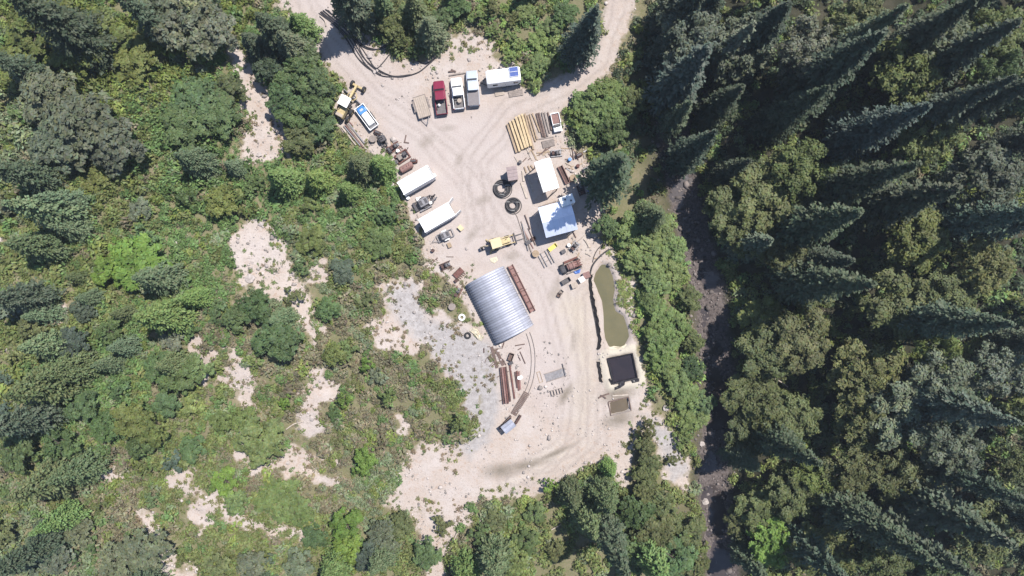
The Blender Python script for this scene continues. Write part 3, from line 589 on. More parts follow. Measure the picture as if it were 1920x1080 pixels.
while nb_ < 50 and tries < 1500:
    tries += 1; cx, cy = bq.uniform(-10, 740), bq.uniform(330, 1085); lower = cy > 480; rad = bq.uniform(1.3, 2.9) if lower else bq.uniform(1.6, 3.2); h = rad*bq.uniform(.9, 1.5); p = P(cx, cy, h*.6)
    b, d = bare_field(np.array([p.x]), np.array([p.y]))
    if d[0] < rad*.9 or min((p.x-t[1])**2 + (p.y-t[2])**2 for t in TREES) < (rad*1.35)**2: continue
    c = bq.choice(['green', 'green', 'gray', 'olive', 'lime', 'teal'] if lower else ['green', 'olive', 'ygreen', 'green', 'gray'])
    if rad < 2.2: plant('bush', 'leafy_bush', bq.choice(BUS), p.x, p.y, rad/1.6, h/2.2, tuple(v*1.12 for v in TINT[c]), 'leafy bushes on the hillside', 'bush')
    else: plant('broadleaf', 'broadleaf_tree', bq.choice(BRO), p.x, p.y, rad/3.0, h/6.0, tuple(v*1.12 for v in TINT[c]), 'broadleaf trees')
    nb_ += 1
LARGE = [(1310,62,6.5,16,'gray'),(1385,85,6,15,'gray'),(1275,22,5,12,'gray'),(1440,362,7,10,'olive'),(1382,392,6,9,'olive'),(1505,320,6,12,'ygreen'),(1415,445,5,9,'olive'),(1500,400,5,9,'olive'),(1450,655,6.5,9,'olive'),(1415,745,6,8,'olive'),(1505,640,6,9,'olive'),(1485,780,5,9,'olive'),(1430,600,4.6,7,'ygreen'),
 (1695,572,7,10,'olive'),(1780,562,6,10,'olive'),(1625,705,6.5,12,'olive'),(1682,770,7,13,'gray'),(1620,790,5.5,12,'olive'),(1770,715,6,13,'gray'),(1428,955,4.6,7,'olive'),(1450,1015,4.8,8,'bright'),(1485,930,5,8,'olive'),(1535,905,4.6,8,'ygreen'),(1545,1035,6,9,'olive'),(1705,135,6.5,14,'ygreen'),(1765,85,6,14,'gray'),(1515,90,5.5,13,'gray'),(1610,45,5,13,'olive'),(1460,780,5,9,'olive'),(1530,540,4.4,7,'olive'),(1740,250,5,12,'olive'),(1860,330,6,13,'gray'),(1725,440,6,11,'ygreen'),(1850,500,5,11,'olive'),(1600,880,5,10,'olive'),(1690,900,5,10,'olive'),(1880,700,5,12,'gray'),(1850,1000,5.5,12,'olive'),(1660,1040,5,10,'olive'),(1480,480,4.5,8,'olive'),(1290,110,4.5,9,'gray'),(1250,180,4,7,'olive'),(1385,980,3,5,'olive'),(1400,820,4.5,7,'olive')]
for cx, cy, rad, h, c in LARGE:
    p = P(cx, cy, h*0.7)
    plant('spreading tree', 'spreading_tree', random.choice(LAR), p.x, p.y, rad/5.0, h/12.0, TINT[c], 'tall spreading broadleaf trees')
extra = random.Random(5); k = 0; tries = 0
while k < 12 and tries < 600:
    tries += 1; cx, cy = extra.uniform(1420, 2000), extra.uniform(-60, 1140); h = extra.uniform(8, 14); p = P(cx, cy, h*.7)
    if p.x - float(np.interp(p.y, ST_Y, ST_X)) < 7 or min((p.x-t[1])**2 + (p.y-t[2])**2 for t in TREES) < 4.2**2: continue
    plant('spreading tree', 'spreading_tree', LAR[k % 4], p.x, p.y, extra.uniform(.7, 1.15), h/12, TINT[extra.choice(['gray', 'olive', 'ygreen', 'green'])], 'tall spreading broadleaf trees'); k += 1
# forest fill east of the creek and just outside the frame
tries = 0; filler = 0
while tries < 900 and filler < 9:
    tries += 1
    px, py = random.uniform(1930, 2100), random.uniform(-90, 1180); h = random.uniform(12, 25)
    x, y = tipxy(px, py, h)
    if x - float(np.interp(y, ST_Y, ST_X)) < 7: continue
    if min((x-t[1])**2 + (y-t[2])**2 for t in TREES) < 4.6**2: continue
    plant('tall fir', 'fir_tree', random.choice(CON), x, y, (h/20)**0.7, h/20, TINT[random.choice(['dark', 'fir', 'dark', 'teal'])], 'tall firs'); filler += 1
for px, py, h in [(-60,80,14),(-70,300,16),(-60,560,14),(-70,820,16),(-50,1100,15),(200,1150,12),(450,1150,10),(1000,-70,10),(300,-80,14),(850,-70,10)]:
    x, y = tipxy(px, py, h); plant('tall fir', 'fir_tree', random.choice(CON), x, y, (h/20)**0.7*1.1, h/20, TINT['fir'], 'tall firs')

# ---- labels that single each tree out: kind, side, level, order from the landmark
ORD = ['first','second','third','fourth','fifth','sixth','seventh','eighth','ninth','tenth','eleventh','twelfth','thirteenth','fourteenth','fifteenth','sixteenth','seventeenth','eighteenth','nineteenth','twentieth','twenty-first','twenty-second','twenty-third','twenty-fourth','twenty-fifth','twenty-sixth','twenty-seventh','twenty-eighth','last but one','last']
BANDS = [(70,'along the top edge'),(170,'level with the red pickup'),(270,'level with the yellow lumber'),(370,'level with the upper container'),(480,'level with the yellow backhoe'),(580,'level with the arched hut'),(680,'level with the green pond'),(790,'level with the black pool'),(910,'level with the mine portal'),(5000,'along the bottom edge')]
LOOK = {'tall fir': 'tall fir', 'young fir': 'young fir', 'broadleaf': 'leafy tree', 'spreading tree': 'spreading tree', 'bush': 'rounded bush'}
def photo_px(o):
    x, y, z = o.location; k = HC/(HC-z); return 960 + x*PPM*k, 540 - y*PPM*k
cells = {}
for kind, x, y, o in TREES:
    px, py = photo_px(o); s = x - float(np.interp(y, ST_Y, ST_X))
    side = 'past the creek' if s > 3 else ('on the left hillside' if px < 730 else 'beside the yard')
    band = next(t for lim, t in BANDS if py < lim); cells.setdefault((kind, side, band), []).append((px, o))
for (kind, side, band), l in cells.items():
    l.sort(key=lambda t: t[0])
    for i, (px, o) in enumerate(l):
        w = ('the only one' if len(l) == 1 else ORD[min(i, 29)] + ' rightward')
        col = o.children[0].color; hue = 'blue-green' if col[2] > 0.085 and col[0] < 0.11 else 'bright green' if col[1] > 0.16 else 'gray-green' if col[2] > 0.085 else 'olive' if col[0] > 0.1 else 'dark green'
        o['label'] = f"{hue} {LOOK[kind]} {side} {band}, {w}"

# ---- brush: low shrubs that run together
def shrub_variant(seed, n, leaf, flat=0.75):
    g = np.random.default_rng(seed); lobes = []
    for k in range(5):
        a = g.random()*6.28; q = g.uniform(0, 0.6); r = g.uniform(0.38, 0.6); lobes.append(((q*math.cos(a), q*math.sin(a), 0.30*flat), (r, r, r*flat)))
    p, nn, sh = lobes_points(g, n, lobes); nn = unit(nn*0.7 + g.normal(0, 0.42, (n, 3)) + np.array([0.12, 0.10, 0.75]))
    V = diamonds(p, nn, unit(g.normal(0, 1, (n, 3))), g.uniform(0.7, 1.3, n)*leaf, g.uniform(0.35, 0.6, n)*leaf)
    return V.reshape(n, 4, 3), g.uniform(0.72, 1.25, n)
def scatter(name, label, cat, pos, rad, hgt, col, variants, m='leaf', seed=5):
    g = np.random.default_rng(seed); VV = []; CC = []; pick = g.integers(0, len(variants), len(pos))
    for vi, (V, br) in enumerate(variants):
        s = np.where(pick == vi)[0]
        if not len(s): continue
        a = g.random(len(s))*6.28; ca, sa = np.cos(a)[:, None, None], np.sin(a)[:, None, None]; r = rad[s][:, None, None]; hh = hgt[s][:, None, None]
        x = (V[None, :, :, 0]*ca - V[None, :, :, 1]*sa)*r + pos[s, 0][:, None, None]; y = (V[None, :, :, 0]*sa + V[None, :, :, 1]*ca)*r + pos[s, 1][:, None, None]
        z = V[None, :, :, 2]*hh + pos[s, 2][:, None, None]
        VV.append(np.stack([x, y, z], -1).reshape(-1, 3)); c = col[s][:, None, None, :] * (br[None, :, None, None]) * np.ones((1, 1, 4, 1)) * g.uniform(0.88, 1.12, (len(s), len(br), 1, 3)); CC.append(c.reshape(-1, 3))
    V = np.concatenate(VV); C = np.concatenate(CC)
    o = link(bpy.data.objects.new(name, np_mesh(name, V, quads(len(V)//4), m, C))); return tag(o, label, cat, None, 'stuff')
SHR = [shrub_variant(300+i, 70, 0.20) for i in range(8)]
TUF = [shrub_variant(330+i, 26, 0.26, 0.6) for i in range(5)]
BLOBS = [(100,80,170,'ygreen'),(250,120,130,'ygreen'),(400,220,110,'green'),(300,230,90,'green'),(60,230,110,'gray'),(150,430,150,'olive'),(330,400,120,'green'),(250,360,90,'olive'),(450,380,70,'green'),(600,240,70,'olive'),(660,430,80,'green'),(620,500,70,'gray'),(690,470,70,'olive'),(690,540,60,'dry'),
 (490,230,60,'dry'),(650,590,60,'dry'),(760,720,90,'dry'),(680,720,90,'dry'),(830,740,50,'olive'),(600,800,80,'dry'),(650,830,60,'dry'),(840,560,50,'dry'),(820,520,40,'dry'),(120,620,110,'olive'),(200,700,120,'green'),(380,780,90,'olive'),(330,720,60,'dry'),(200,980,110,'dry'),(120,1040,90,'gray'),(380,1000,90,'olive'),(480,1040,110,'olive'),(560,900,70,'dry'),(700,930,60,'gray'),(470,890,60,'dry'),(300,930,60,'olive'),(440,640,60,'dry'),(580,360,80,'green'),
 (760,60,80,'olive'),(900,80,60,'dry'),(980,60,80,'wil'),(1240,600,120,'wil'),(1230,980,100,'olive'),(1000,980,110,'olive'),(880,1010,80,'dry'),(760,1010,70,'olive'),(1190,800,50,'olive'),(1440,380,120,'olive'),(1450,680,120,'olive'),(1700,580,110,'olive'),(1480,960,110,'olive'),(1650,760,120,'gray'),(1400,150,150,'dark'),(1700,250,250,'dark'),(1800,900,200,'dark')]
BX = np.array([b[0] for b in BLOBS], float); BY = np.array([b[1] for b in BLOBS], float); BR = np.array([b[2] for b in BLOBS], float); BCOL = np.array([TINT[b[3]] for b in BLOBS])
def brush_colours(px, py, g):
    px = px + g.normal(0, 26, len(px)); py = py + g.normal(0, 26, len(py))
    d = np.hypot(px[:, None]-BX, py[:, None]-BY)/BR; i = d.argmin(1)
    c = BCOL[i].copy(); keys = ['olive', 'green', 'dry', 'gray', 'ygreen']; alt = np.array([TINT[k] for k in keys])[g.choice(5, len(px), p=[.36,.28,.08,.16,.12])]
    use = g.random(len(px)) < 0.42; c[use] = alt[use]
    return c * g.uniform(0.95, 1.6, (len(px), 1)) * np.array([1.12, 1.15, 1.0])
def brush_points(g, n, x0, x1, y0, y1, keep):
    px = g.uniform(x0, x1, n); py = g.uniform(y0, y1, n); x, y, z = PA(px, py); k = keep(px, py, x, y); return px[k], py[k], x[k], y[k], z[k]
def is_plant(px, py, x, y, lim=0.42):
    b, d = bare_field(x, y); ds = x - np.interp(y, ST_Y, ST_X); wet = (np.abs(ds) < 3.2)
    return (b + (fbm(x, y, 0.35, 2) - 0.5)*0.75 < lim) & ~wet & (sdf(POND, x, y) > 0.8) & (sdf(LINED, x, y) > 2.2) & (sdf(BASIN, x, y) > 1.2)
g = np.random.default_rng(77)
px, py, x, y, z = brush_points(g, 14500, -70, 1000, -70, 1150, lambda a, b, c, d: is_plant(a, b, c, d) & (a < 930 + (b > 900)*200))
r = np.clip(np.exp(g.normal(-0.08, 0.33, len(px))), .4, 1.9); dryc = brush_colours(px, py, g)
hh = r*g.uniform(0.8, 1.5, len(px)) * np.where((px < 480) & (py < 420), 1.5, 1.0)
px2, py2, x2, y2, z2 = brush_points(g, 6500, -60, 1000, -60, 1140, lambda a, b, c, d: is_plant(a, b, c, d, .6) & (a < 930 + (b > 900)*200)); r2 = g.uniform(0.3, 0.8, len(px2))
scatter('grass_tufts', 'grass tufts and seedlings between the hillside shrubs', 'grass', np.stack([x2, y2, z2], 1), r2, r2*g.uniform(.6, 1.2, len(px2)), brush_colours(px2, py2, g), TUF, seed=9)
scatter('hillside_brush', 'mottled green and brown brush covering the left hillside', 'brush', np.stack([x, y, z], 1), r, hh, dryc, SHR)
px, py, x, y, z = brush_points(g, 5200, 930, 2050, -70, 1150, lambda a, b, c, d: is_plant(a, b, c, d))
r = g.uniform(0.8, 1.7, len(px)); scatter('forest_understory', 'low shrubs filling the ground between the trees past the yard', 'undergrowth', np.stack([x, y, z], 1), r, r*g.uniform(0.8, 1.6, len(px)), brush_colours(px, py, g)*1.1, SHR, seed=6)
def edge(px, py, x, y):
    b, d = bare_field(x, y); n_ = fbm(x, y, 0.5, 8); return (road_dist(x, y) > 2.4) & (((b > 0.25) & (d > -2.2) & (n_ > 0.46)) | ((b > 0.9) & (d > -8) & (fbm(x, y, 0.28, 71, 4) > 0.57) & (x < -6))) & (np.abs(x - np.interp(y, ST_Y, ST_X)) > 3) & (sdf(POND, x, y) > 0.7) & (sdf(LINED, x, y) > 1.5) & (sdf(BASIN, x, y) > 1.2) & ~((px > 640) & (px < 1130) & (py > 130) & (py < 480) & (b > 0.8))
px, py, x, y, z = brush_points(g, 16000, 0, 1330, 0, 1080, edge)
bp_ = brush_points(g, 900, 1140, 1215, 480, 690, lambda a, b, c, d: (sdf(POND, c, d) > .35) & (sdf(POND, c, d) < 4.5) & (sdf(LINED, c, d) > 2.2) & (fbm(c, d, .6, 61) > .42) & (a > 1158 + (b > 575)*22))
px, py, x, y, z = [np.concatenate(q) for q in zip((px, py, x, y, z), bp_)]
r = g.uniform(0.22, 0.65, len(px)); scatter('dry_weeds', 'small dry weeds scattered along the edges of the bare ground', 'weeds', np.stack([x, y, z], 1), r, r*g.uniform(0.7, 1.3, len(px)), brush_colours(px, py, g)*np.array([1.1, 0.95, 1.0]), TUF, seed=7)

# ---- loose stones
def rock_mesh(seed, sub=1):
    bm = bmesh.new(); bmesh.ops.create_icosphere(bm, subdivisions=sub, radius=1.0); q = random.Random(seed)
    for v in bm.verts: v.co *= q.uniform(0.72, 1.15)
    for v in bm.verts: v.co.z *= 0.65
    me = bpy.data.meshes.new('stone'); bm.to_mesh(me); bm.free(); return me
rk = []
for i in range(4):
    me = rock_mesh(i); co = np.zeros(len(me.vertices)*3, np.float32); me.vertices.foreach_get('co', co); f = np.array([p.vertices[:] for p in me.polygons]); rk.append((co.reshape(-1, 3), f)); bpy.data.meshes.remove(me)
def stony(px, py, x, y):
    b, d = bare_field(x, y); n_ = fbm(x, y, 0.3, 12); yard = (px > 650) & (px < 1130) & (py > 150) & (py < 660) & (d < -3)
    return (b > 0.45) & (road_dist(x, y) > 2.0) & (n_ > np.where(yard, 0.72, np.where(py > 640, 0.46, 0.38))) & (sdf(POND, x, y) > 0.1) & (sdf(LINED, x, y) > 0.9) & (sdf(BASIN, x, y) > 0.4)
px, py, x, y, z = brush_points(g, 26000, 0, 1330, 0, 1080, stony)
s = np.exp(g.normal(-2.35, 0.55, len(px))); s = np.clip(s, 0.05, 0.5); VV = []; FF = []; CC = []; off = 0
for i in range(len(px)):
    V, f = rk[i % 4]; VV.append(V*s[i]*g.uniform(0.75, 1.25, 3) + np.array([x[i], y[i], z[i]+s[i]*0.25])); FF.append(f+off); off += len(V); CC.append(np.tile(np.array([0.335, 0.295, 0.272])*g.uniform(0.5, 1.35), (len(V), 1)))
MAT['stone_tint'] = MAT['rock_pale'].copy(); nt = MAT['stone_tint'].node_tree
at = nt.nodes.new('ShaderNodeAttribute'); at.attribute_name = 'tint'; nt.links.new(at.outputs['Color'], nt.nodes['Principled BSDF'].inputs['Base Color'])
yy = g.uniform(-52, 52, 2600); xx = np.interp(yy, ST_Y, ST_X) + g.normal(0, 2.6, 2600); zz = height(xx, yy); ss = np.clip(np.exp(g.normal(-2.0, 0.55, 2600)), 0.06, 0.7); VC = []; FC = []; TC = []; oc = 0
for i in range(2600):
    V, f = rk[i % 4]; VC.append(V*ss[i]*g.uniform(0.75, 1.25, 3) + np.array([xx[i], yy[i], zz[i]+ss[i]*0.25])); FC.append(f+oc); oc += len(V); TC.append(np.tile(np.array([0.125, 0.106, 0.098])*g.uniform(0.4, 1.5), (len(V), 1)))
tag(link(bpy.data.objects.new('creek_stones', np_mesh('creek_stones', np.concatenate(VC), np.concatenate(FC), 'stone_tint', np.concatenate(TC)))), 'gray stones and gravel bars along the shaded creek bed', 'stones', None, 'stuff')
tag(link(bpy.data.objects.new('loose_stones', np_mesh('loose_stones', np.concatenate(VV), np.concatenate(FF), 'stone_tint', np.concatenate(CC)))), 'loose pale stones strewn over the bare slopes and yard edges', 'stones', None, 'stuff')

# ------------------------------------------------------------------ yard objects
def heading(p0, p1): return math.atan2(-(p1[1]-p0[1]), p1[0]-p0[0])
def mid(p0, p1): return ((p0[0]+p1[0])/2, (p0[1]+p1[1])/2)
def frame(corners, h):
    """roof corners (pixels) a,b,c,d at height h: centre, length along a-b, width along a-d, heading"""
    w = [P(cx, cy, h) for cx, cy in corners]; c = sum(w, Vector())/4
    L = ((w[1]-w[0]).length + (w[2]-w[3]).length)/2; W = ((w[3]-w[0]).length + (w[2]-w[1]).length)/2
    d = (w[1]-w[0]).normalized() + (w[2]-w[3]).normalized()
    return Vector((c.x, c.y, gz(c.x, c.y))), L, W, math.atan2(d.y, d.x)
def wheel_meshes(r, w, rimmat='steel_gray', n=18):
    t = MB(); prof = [(r*0.58, -w/2), (r*0.93, -w/2), (r, -w*0.32), (r, w*0.32), (r*0.93, w/2), (r*0.58, w/2)]; vs = []
    for k in range(n):
        a = 2*math.pi*k/n
        for q, yy in prof: vs.append((q*math.cos(a), yy, q*math.sin(a)))
    m = len(prof); t.add(vs, [(k*m+j, ((k+1)%n)*m+j, ((k+1)%n)*m+(j+1)%m, k*m+(j+1)%m) for k in range(n) for j in range(m)])
    rim = MB().cyl((0, -w*0.36, 0), (0, w*0.36, 0), r*0.6, n=14).cyl((0, -w*0.44, 0), (0, w*0.44, 0), r*0.18, n=8)
    return t.mesh('tyre', 'black_rubber'), rim.mesh('rim', rimmat)
_wm = {}
def wheels(root, places, r, w, rimmat='steel_gray'):
    key = (r, w, rimmat)
    if key not in _wm: _wm[key] = wheel_meshes(r, w, rimmat)
    ty, rm = _wm[key]
    for x, y in places:
        o = link(bpy.data.objects.new('wheel', None), root); o.location = (x, y, r)
        link(bpy.data.objects.new('tyre', ty), o); link(bpy.data.objects.new('rim', rm), o)

# ---- pickups
def pickup(label, front, rear, paint, L=5.7, W=1.96, cover=False, group='pickups parked in a row'):
    c = mid(front, rear); p = P(*c, 0.9); t = thing('pickup_truck', label, 'pickup truck', (p.x, p.y, gz(p.x, p.y)), heading(rear, front), group)
    h = W/2; f = L/2
    b = MB(); b.loft([(f, h*0.80, 0.48, 0.86, .10), (f-.12, h*0.93, 0.42, 0.98, .12), (f-.7, h*0.99, 0.40, 1.06, .14), (f-1.35, h, 0.38, 1.12, .14), (f-1.5, h, 0.38, 1.10, .12), (-0.35, h, 0.38, 1.10, .12)]); b.build('body', paint, t, smooth=False)
    hd = MB().loft([(f-.22, h*0.78, 0.95, 1.02, .03), (f-.8, h*0.80, 1.0, 1.11, .04), (f-1.42, h*0.82, 1.05, 1.17, .05)]); hd.build('hood', paint, t)
    c1 = MB().loft([(f-1.95, h*0.80, 1.2, 1.74, .10), (f-2.15, h*0.80, 1.1, 1.86, .12), (-0.55, h*0.80, 1.1, 1.86, .12), (-0.75+.2, h*0.80, 1.1, 1.80, .1)]); c1.build('cab', paint, t)
    rf = MB().loft([(f-2.16, h*0.74, 1.83, 1.875, .02), (-0.62, h*0.74, 1.83, 1.875, .02)]); rf.build('roof', paint, t)
    ws = MB().add([(f-1.42, h*.84, 1.13), (f-1.42, -h*.84, 1.13), (f-2.14, -h*.74, 1.85), (f-2.14, h*.74, 1.85), (f-1.5, h*.84, 1.08), (f-1.5, -h*.84, 1.08), (f-2.22, -h*.74, 1.78), (f-2.22, h*.74, 1.78)], [(0,1,2,3),(7,6,5,4),(0,4,5,1),(1,5,6,2),(2,6,7,3),(3,7,4,0)]); ws.build('windshield', 'glass_dark', t)
    rw = MB().add([(-.50, h*.74, 1.18), (-.50, -h*.74, 1.18), (-.62, -h*.70, 1.80), (-.62, h*.70, 1.80), (-.40, h*.74, 1.12), (-.40, -h*.74, 1.12), (-.52, -h*.70, 1.82), (-.52, h*.70, 1.82)], [(0,1,2,3),(7,6,5,4),(0,4,5,1),(1,5,6,2),(2,6,7,3),(3,7,4,0)]); rw.build('rear_window', 'glass_dark', t)
    for s in (1, -1):
        for x0, x1 in ((f-2.15, f-2.95), (f-3.0, -.62)):
            if x0 - x1 > .3: MB().bx(x1, x0, min(s*h*.79, s*h*.815), max(s*h*.79, s*h*.815), 1.2, 1.66).build('side_window', 'glass_dark', t)
        m = MB().loft([(f-1.78, .09, 1.12, 1.32, .03), (f-1.92, .09, 1.12, 1.32, .03)]); m.v = [(x, y + s*(h+.12), z) for x, y, z in m.v]; m.build('mirror', 'black_plastic', t)
        MB().bx(f-.16, f-.01, min(s*h*.55, s*h*.86), max(s*h*.55, s*h*.86), .72, .88).build('headlight', 'lamp_clear', t, .02)
        MB().bx(-f-.005, -f+.08, min(s*h*.86, s*h*.985), max(s*h*.86, s*h*.985), .75, 1.05).build('taillight', 'tail_red', t, .01)
        MB().bx(-f+.06, -.32, min(s*h*.90, s*h), max(s*h*.90, s*h), .45, 1.14).build('bed_side', paint, t, .03)
    MB().bx(-f, -f+.07, -h*.84, h*.84, .55, 1.12).build('tailgate', paint, t, .02)
    MB().bx(-f+.07, -.33, -h*.90, h*.90, .50, .62).build('bed_floor', 'bed_liner', t)
    MB().bx(-f-.14, -f-.01, -h*.9, h*.9, .42, .62).build('rear_bumper', 'steel_gray', t, .03)
    MB().bx(f-.02, f+.10, -h*.86, h*.86, .42, .64).build('front_bumper', 'steel_gray', t, .03)
    if cover: MB().bx(-f+.03, -.36, -h*.93, h*.93, 1.15, 1.19).build('bed_cover', 'bed_cover', t, .015)
    wheels(t, [(x, s*(h-.14)) for x in (f-1.0, -f+1.15) for s in (1, -1)], 0.40, 0.28)
    return t
pk1 = pickup('dark red pickup truck with a white jug in its bed', (822,153), (829,213), 'red_paint')
pk2 = pickup('white pickup truck carrying a round drum in its open bed', (855,147), (861.5,203), 'truck_white', 5.3)
pk3 = pickup('pale silver pickup truck with a flat gray bed cover', (884,133), (889,198), 'truck_silver', 6.0, 2.0, cover=True)
def local(root, x, y, z): return root.matrix_basis @ Vector((x, y, z))
def lathe(name, m, prof, loc, label, cat, rz=0, tilt=0, group=None, n=16):
    mb = MB(); vs = []
    for k in range(n):
        a = 2*math.pi*k/n
        for q, z in prof: vs.append((q*math.cos(a), q*math.sin(a), z))
    mm = len(prof); mb.add(vs, [(k*mm+j, ((k+1)%n)*mm+j, ((k+1)%n)*mm+j+1, k*mm+j+1) for k in range(n) for j in range(mm-1)])
    mb.add([vs[k*mm] for k in range(n)], [tuple(range(n))]); mb.add([vs[k*mm+mm-1] for k in range(n)], [tuple(range(n))])
    o = mb.build(name, m, smooth=False); o.location = loc; o.rotation_euler = (tilt, 0, rz); return tag(o, label, cat, group)
lathe('jug', 'white_plastic', [(.20,0),(.24,.04),(.24,.34),(.16,.46),(.07,.52),(.07,.60)], local(pk1, -1.25, .35, .63), 'white plastic jug lying in the bed of the red pickup', 'jug')
lathe('drum', 'tan_canvas', [(.34,0),(.36,.03),(.34,.28),(.36,.30),(.34,.33),(.34,.60),(.36,.63),(.30,.64)], local(pk2, -1.35, -.15, .63), 'round tan drum standing in the bed of the white pickup', 'drum')
tl = thing('toolbox', 'gray toolbox beside the drum in the white pickup bed', 'toolbox', local(pk2, -.85, .45, .63), pk2.rotation_euler.z)
MB().bx(-.22, .22, -.3, .3, 0, .26).build('case', 'steel_gray', tl, .02); MB().bx(-.23, .23, -.31, .31, .26, .31).build('lid', 'dark_steel', tl, .02)

# ---- flat utility trailer beside the pickups
def flat_trailer(label, corners, hitch, deckm):
    p, L, W, rz = frame(corners, 0.7); t = thing('utility_trailer', label, 'trailer', p, rz)
    n = 6
    for k in range(n): MB().bx(-L/2, L/2, -W/2 + W*k/n + .012, -W/2 + W*(k+1)/n - .012, .62 + .008*(k % 2), .69).build('deck_board', deckm, t, .008)
    fr = MB()
    for s in (-1, 1): fr.bx(-L/2-.03, L/2+.03, s*W/2-.05, s*W/2+.05, .50, .74)
    for xx in (-L/2, L/2): fr.bx(xx-.05, xx+.05, -W/2, W/2, .50, .745)
    fr.build('side_rail', 'timber_gray', t, .01)
    tg = MB(); hx = L/2 + 1.25
    tg.beam((L/2, W*.32, .55), (hx, 0, .52), .09, .1).beam((L/2, -W*.32, .55), (hx, 0, .52), .09, .1).cyl((hx-.05, 0, .5), (hx+.12, 0, .5), .07, n=8); tg.build('tongue', 'steel_gray', t)
    MB().cyl((hx-.25, .12, .05), (hx-.25, .12, .75), .04, n=8).build('jack', 'steel_gray', t)
    for s in (-1, 1):
        MB().loft([(-.95, .13, .60, .66, .01), (-.6, .13, .78, .84, .01), (.6, .13, .78, .84, .01), (.95, .13, .60, .66, .01)]).build('fender', 'timber_gray', t).location = (-.35, s*(W/2+.2), 0)
    wheels(t, [(-.35, s*(W/2+.2)) for s in (-1, 1)], .36, .2)
    return t
flat_trailer('flat tan utility trailer with its tongue pointing down, left of the pickups', [(773,182),(786.5,222),(807.5,216),(797,178)], None, 'tan_canvas')

# ---- white camper trailer with solar panels
p, L, W, rz = frame([(910,132),(973,124.5),(978,149),(913,158)], 2.75)
t = thing('camper_trailer', 'white camper trailer with two solar panels on its roof', 'camper', p, rz); h = 2.75
MB().loft([(-L/2, W/2-.08, .6, h-.25, .10), (-L/2+.25, W/2, .5, h-.05, .12), (L/2-.2, W/2, .5, h-.05, .12), (L/2, W/2-.06, .55, h-.15, .12)]).build('body', 'white_paint', t)
MB().loft([(-L/2+.28, W/2-.10, h-.09, h, .03), (L/2-.22, W/2-.10, h-.09, h, .03)]).build('roof', 'white_roof', t)
for x0 in (-1.9, 1.6): MB().bx(x0, x0+.8, -W/2-.02, -W/2+.03, 1.4, 2.0).build('window', 'glass_dark', t, .01)
dr = MB().bx(-.35, .3, -W/2-.025, -W/2+.03, .6, 2.35).build('door', 'white_plastic', t, .01); MB().bx(.2, .26, -W/2-.06, -W/2-.02, 1.35, 1.5).build('handle', 'dark_steel', dr)
MB().bx(-.4, .35, -W/2-.55, -W/2-.1, .28, .36).build('step', 'steel_gray', t, .01)
MB().bx(-.75, -.15, .2, .8, h, h+.22).build('roof_vent', 'white_plastic', t, .05); MB().cyl((-2.1, -.5, h), (-2.1, -.5, h+.18), .08, n=8).build('vent_pipe', 'steel_gray', t)
for k in (0, 1):
    so = MB().bx(L/2-1.78, L/2-.30, -.50+k*.78, .24+k*.78, h+.16+k*.06, h+.20+k*.06).build('solar_panel', 'solar', t); fr = MB()
    for (a, b, c_, d) in ((L/2-1.80, L/2-.28, -.54+k*.78, -.49+k*.78), (L/2-1.80, L/2-.28, .23+k*.78, .28+k*.78), (L/2-1.80, L/2-1.76, -.53+k*.78, .27+k*.78), (L/2-.32, L/2-.28, -.53+k*.78, .27+k*.78)): fr.bx(a, b, c_, d, h+.15+k*.06, h+.215+k*.06)
    fr.bx(L/2-1.70, L/2-1.64, -.2+k*.78, -.14+k*.78, h-.01, h+.16+k*.06).bx(L/2-.44, L/2-.38, -.2+k*.78, -.14+k*.78, h-.01, h+.16+k*.06); fr.build('frame', 'white_plastic', so)
MB().beam((-L/2, .6, .5), (-L/2-1.1, 0, .48), .08, .1).beam((-L/2, -.6, .5), (-L/2-1.1, 0, .48), .08, .1).cyl((-L/2-.75, 0, .48), (-L/2-.75, 0, 1.0), .14, n=10).build('hitch', 'dark_steel', t)
wheels(t, [(.2, s*(W/2-.12)) for s in (-1, 1)] + [(1.0, s*(W/2-.12)) for s in (-1, 1)], .34, .2)
for i, (a, b, c_, d, ttl) in enumerate([((928,176),(945,172.5),1.0,'tan_canvas','pale plywood sheet lying below the camper door'),((954,177),(980,173),1.1,'timber_gray','gray wooden deck pallet at the right end of the camper')]):
    dk = thing('deck_platform', ttl, 'deck', P(*mid(a, b)), heading(a, b)); Ld = (P(*b)-P(*a)).length
    for k in range(4): MB().bx(-Ld/2, Ld/2, -c_/2 + c_*k/4 + .01, -c_/2 + c_*(k+1)/4 - .01, .12, .16 + .004*k).build('board', d, dk, .006)
    for xx in (-Ld*.4, 0, Ld*.4): MB().bx(xx-.05, xx+.05, -c_/2, c_/2, 0, .118).build('joist', 'timber_brown', dk)

# ---- loose bars: timbers, pipes, rails
def bar(name, label, cat, m, a, b, w, hh, z=0.0, group=None, bow=0.0, bev=0.012):
    A = P(*a); B = P(*b); c = (A+B)/2; rz = math.atan2(B.y-A.y, B.x-A.x); L = Vector((B.x-A.x, B.y-A.y)).length
    mb = MB(); n = 4; vs = []
    for k in range(n+1):
        x = -L/2 + L*k/n; o = bow*math.sin(math.pi*k/n); vs += [(x, -w/2+o, 0), (x, w/2+o, 0), (x, w/2+o, hh), (x, -w/2+o, hh)]
    mb.add(vs, [(k*4+j, k*4+(j+1)%4, (k+1)*4+(j+1)%4, (k+1)*4+j) for k in range(n) for j in range(4)] + [(0,1,2,3), (n*4+3, n*4+2, n*4+1, n*4)])
    o = mb.build(name, m, None); o.location = (c.x, c.y, max(gz(c.x, c.y), gz(A.x, A.y)*.5+gz(B.x, B.y)*.5) + z + .02); o.rotation_euler = (0, math.atan2(-(B.z-A.z), L), rz); return tag(o, label, cat, group)
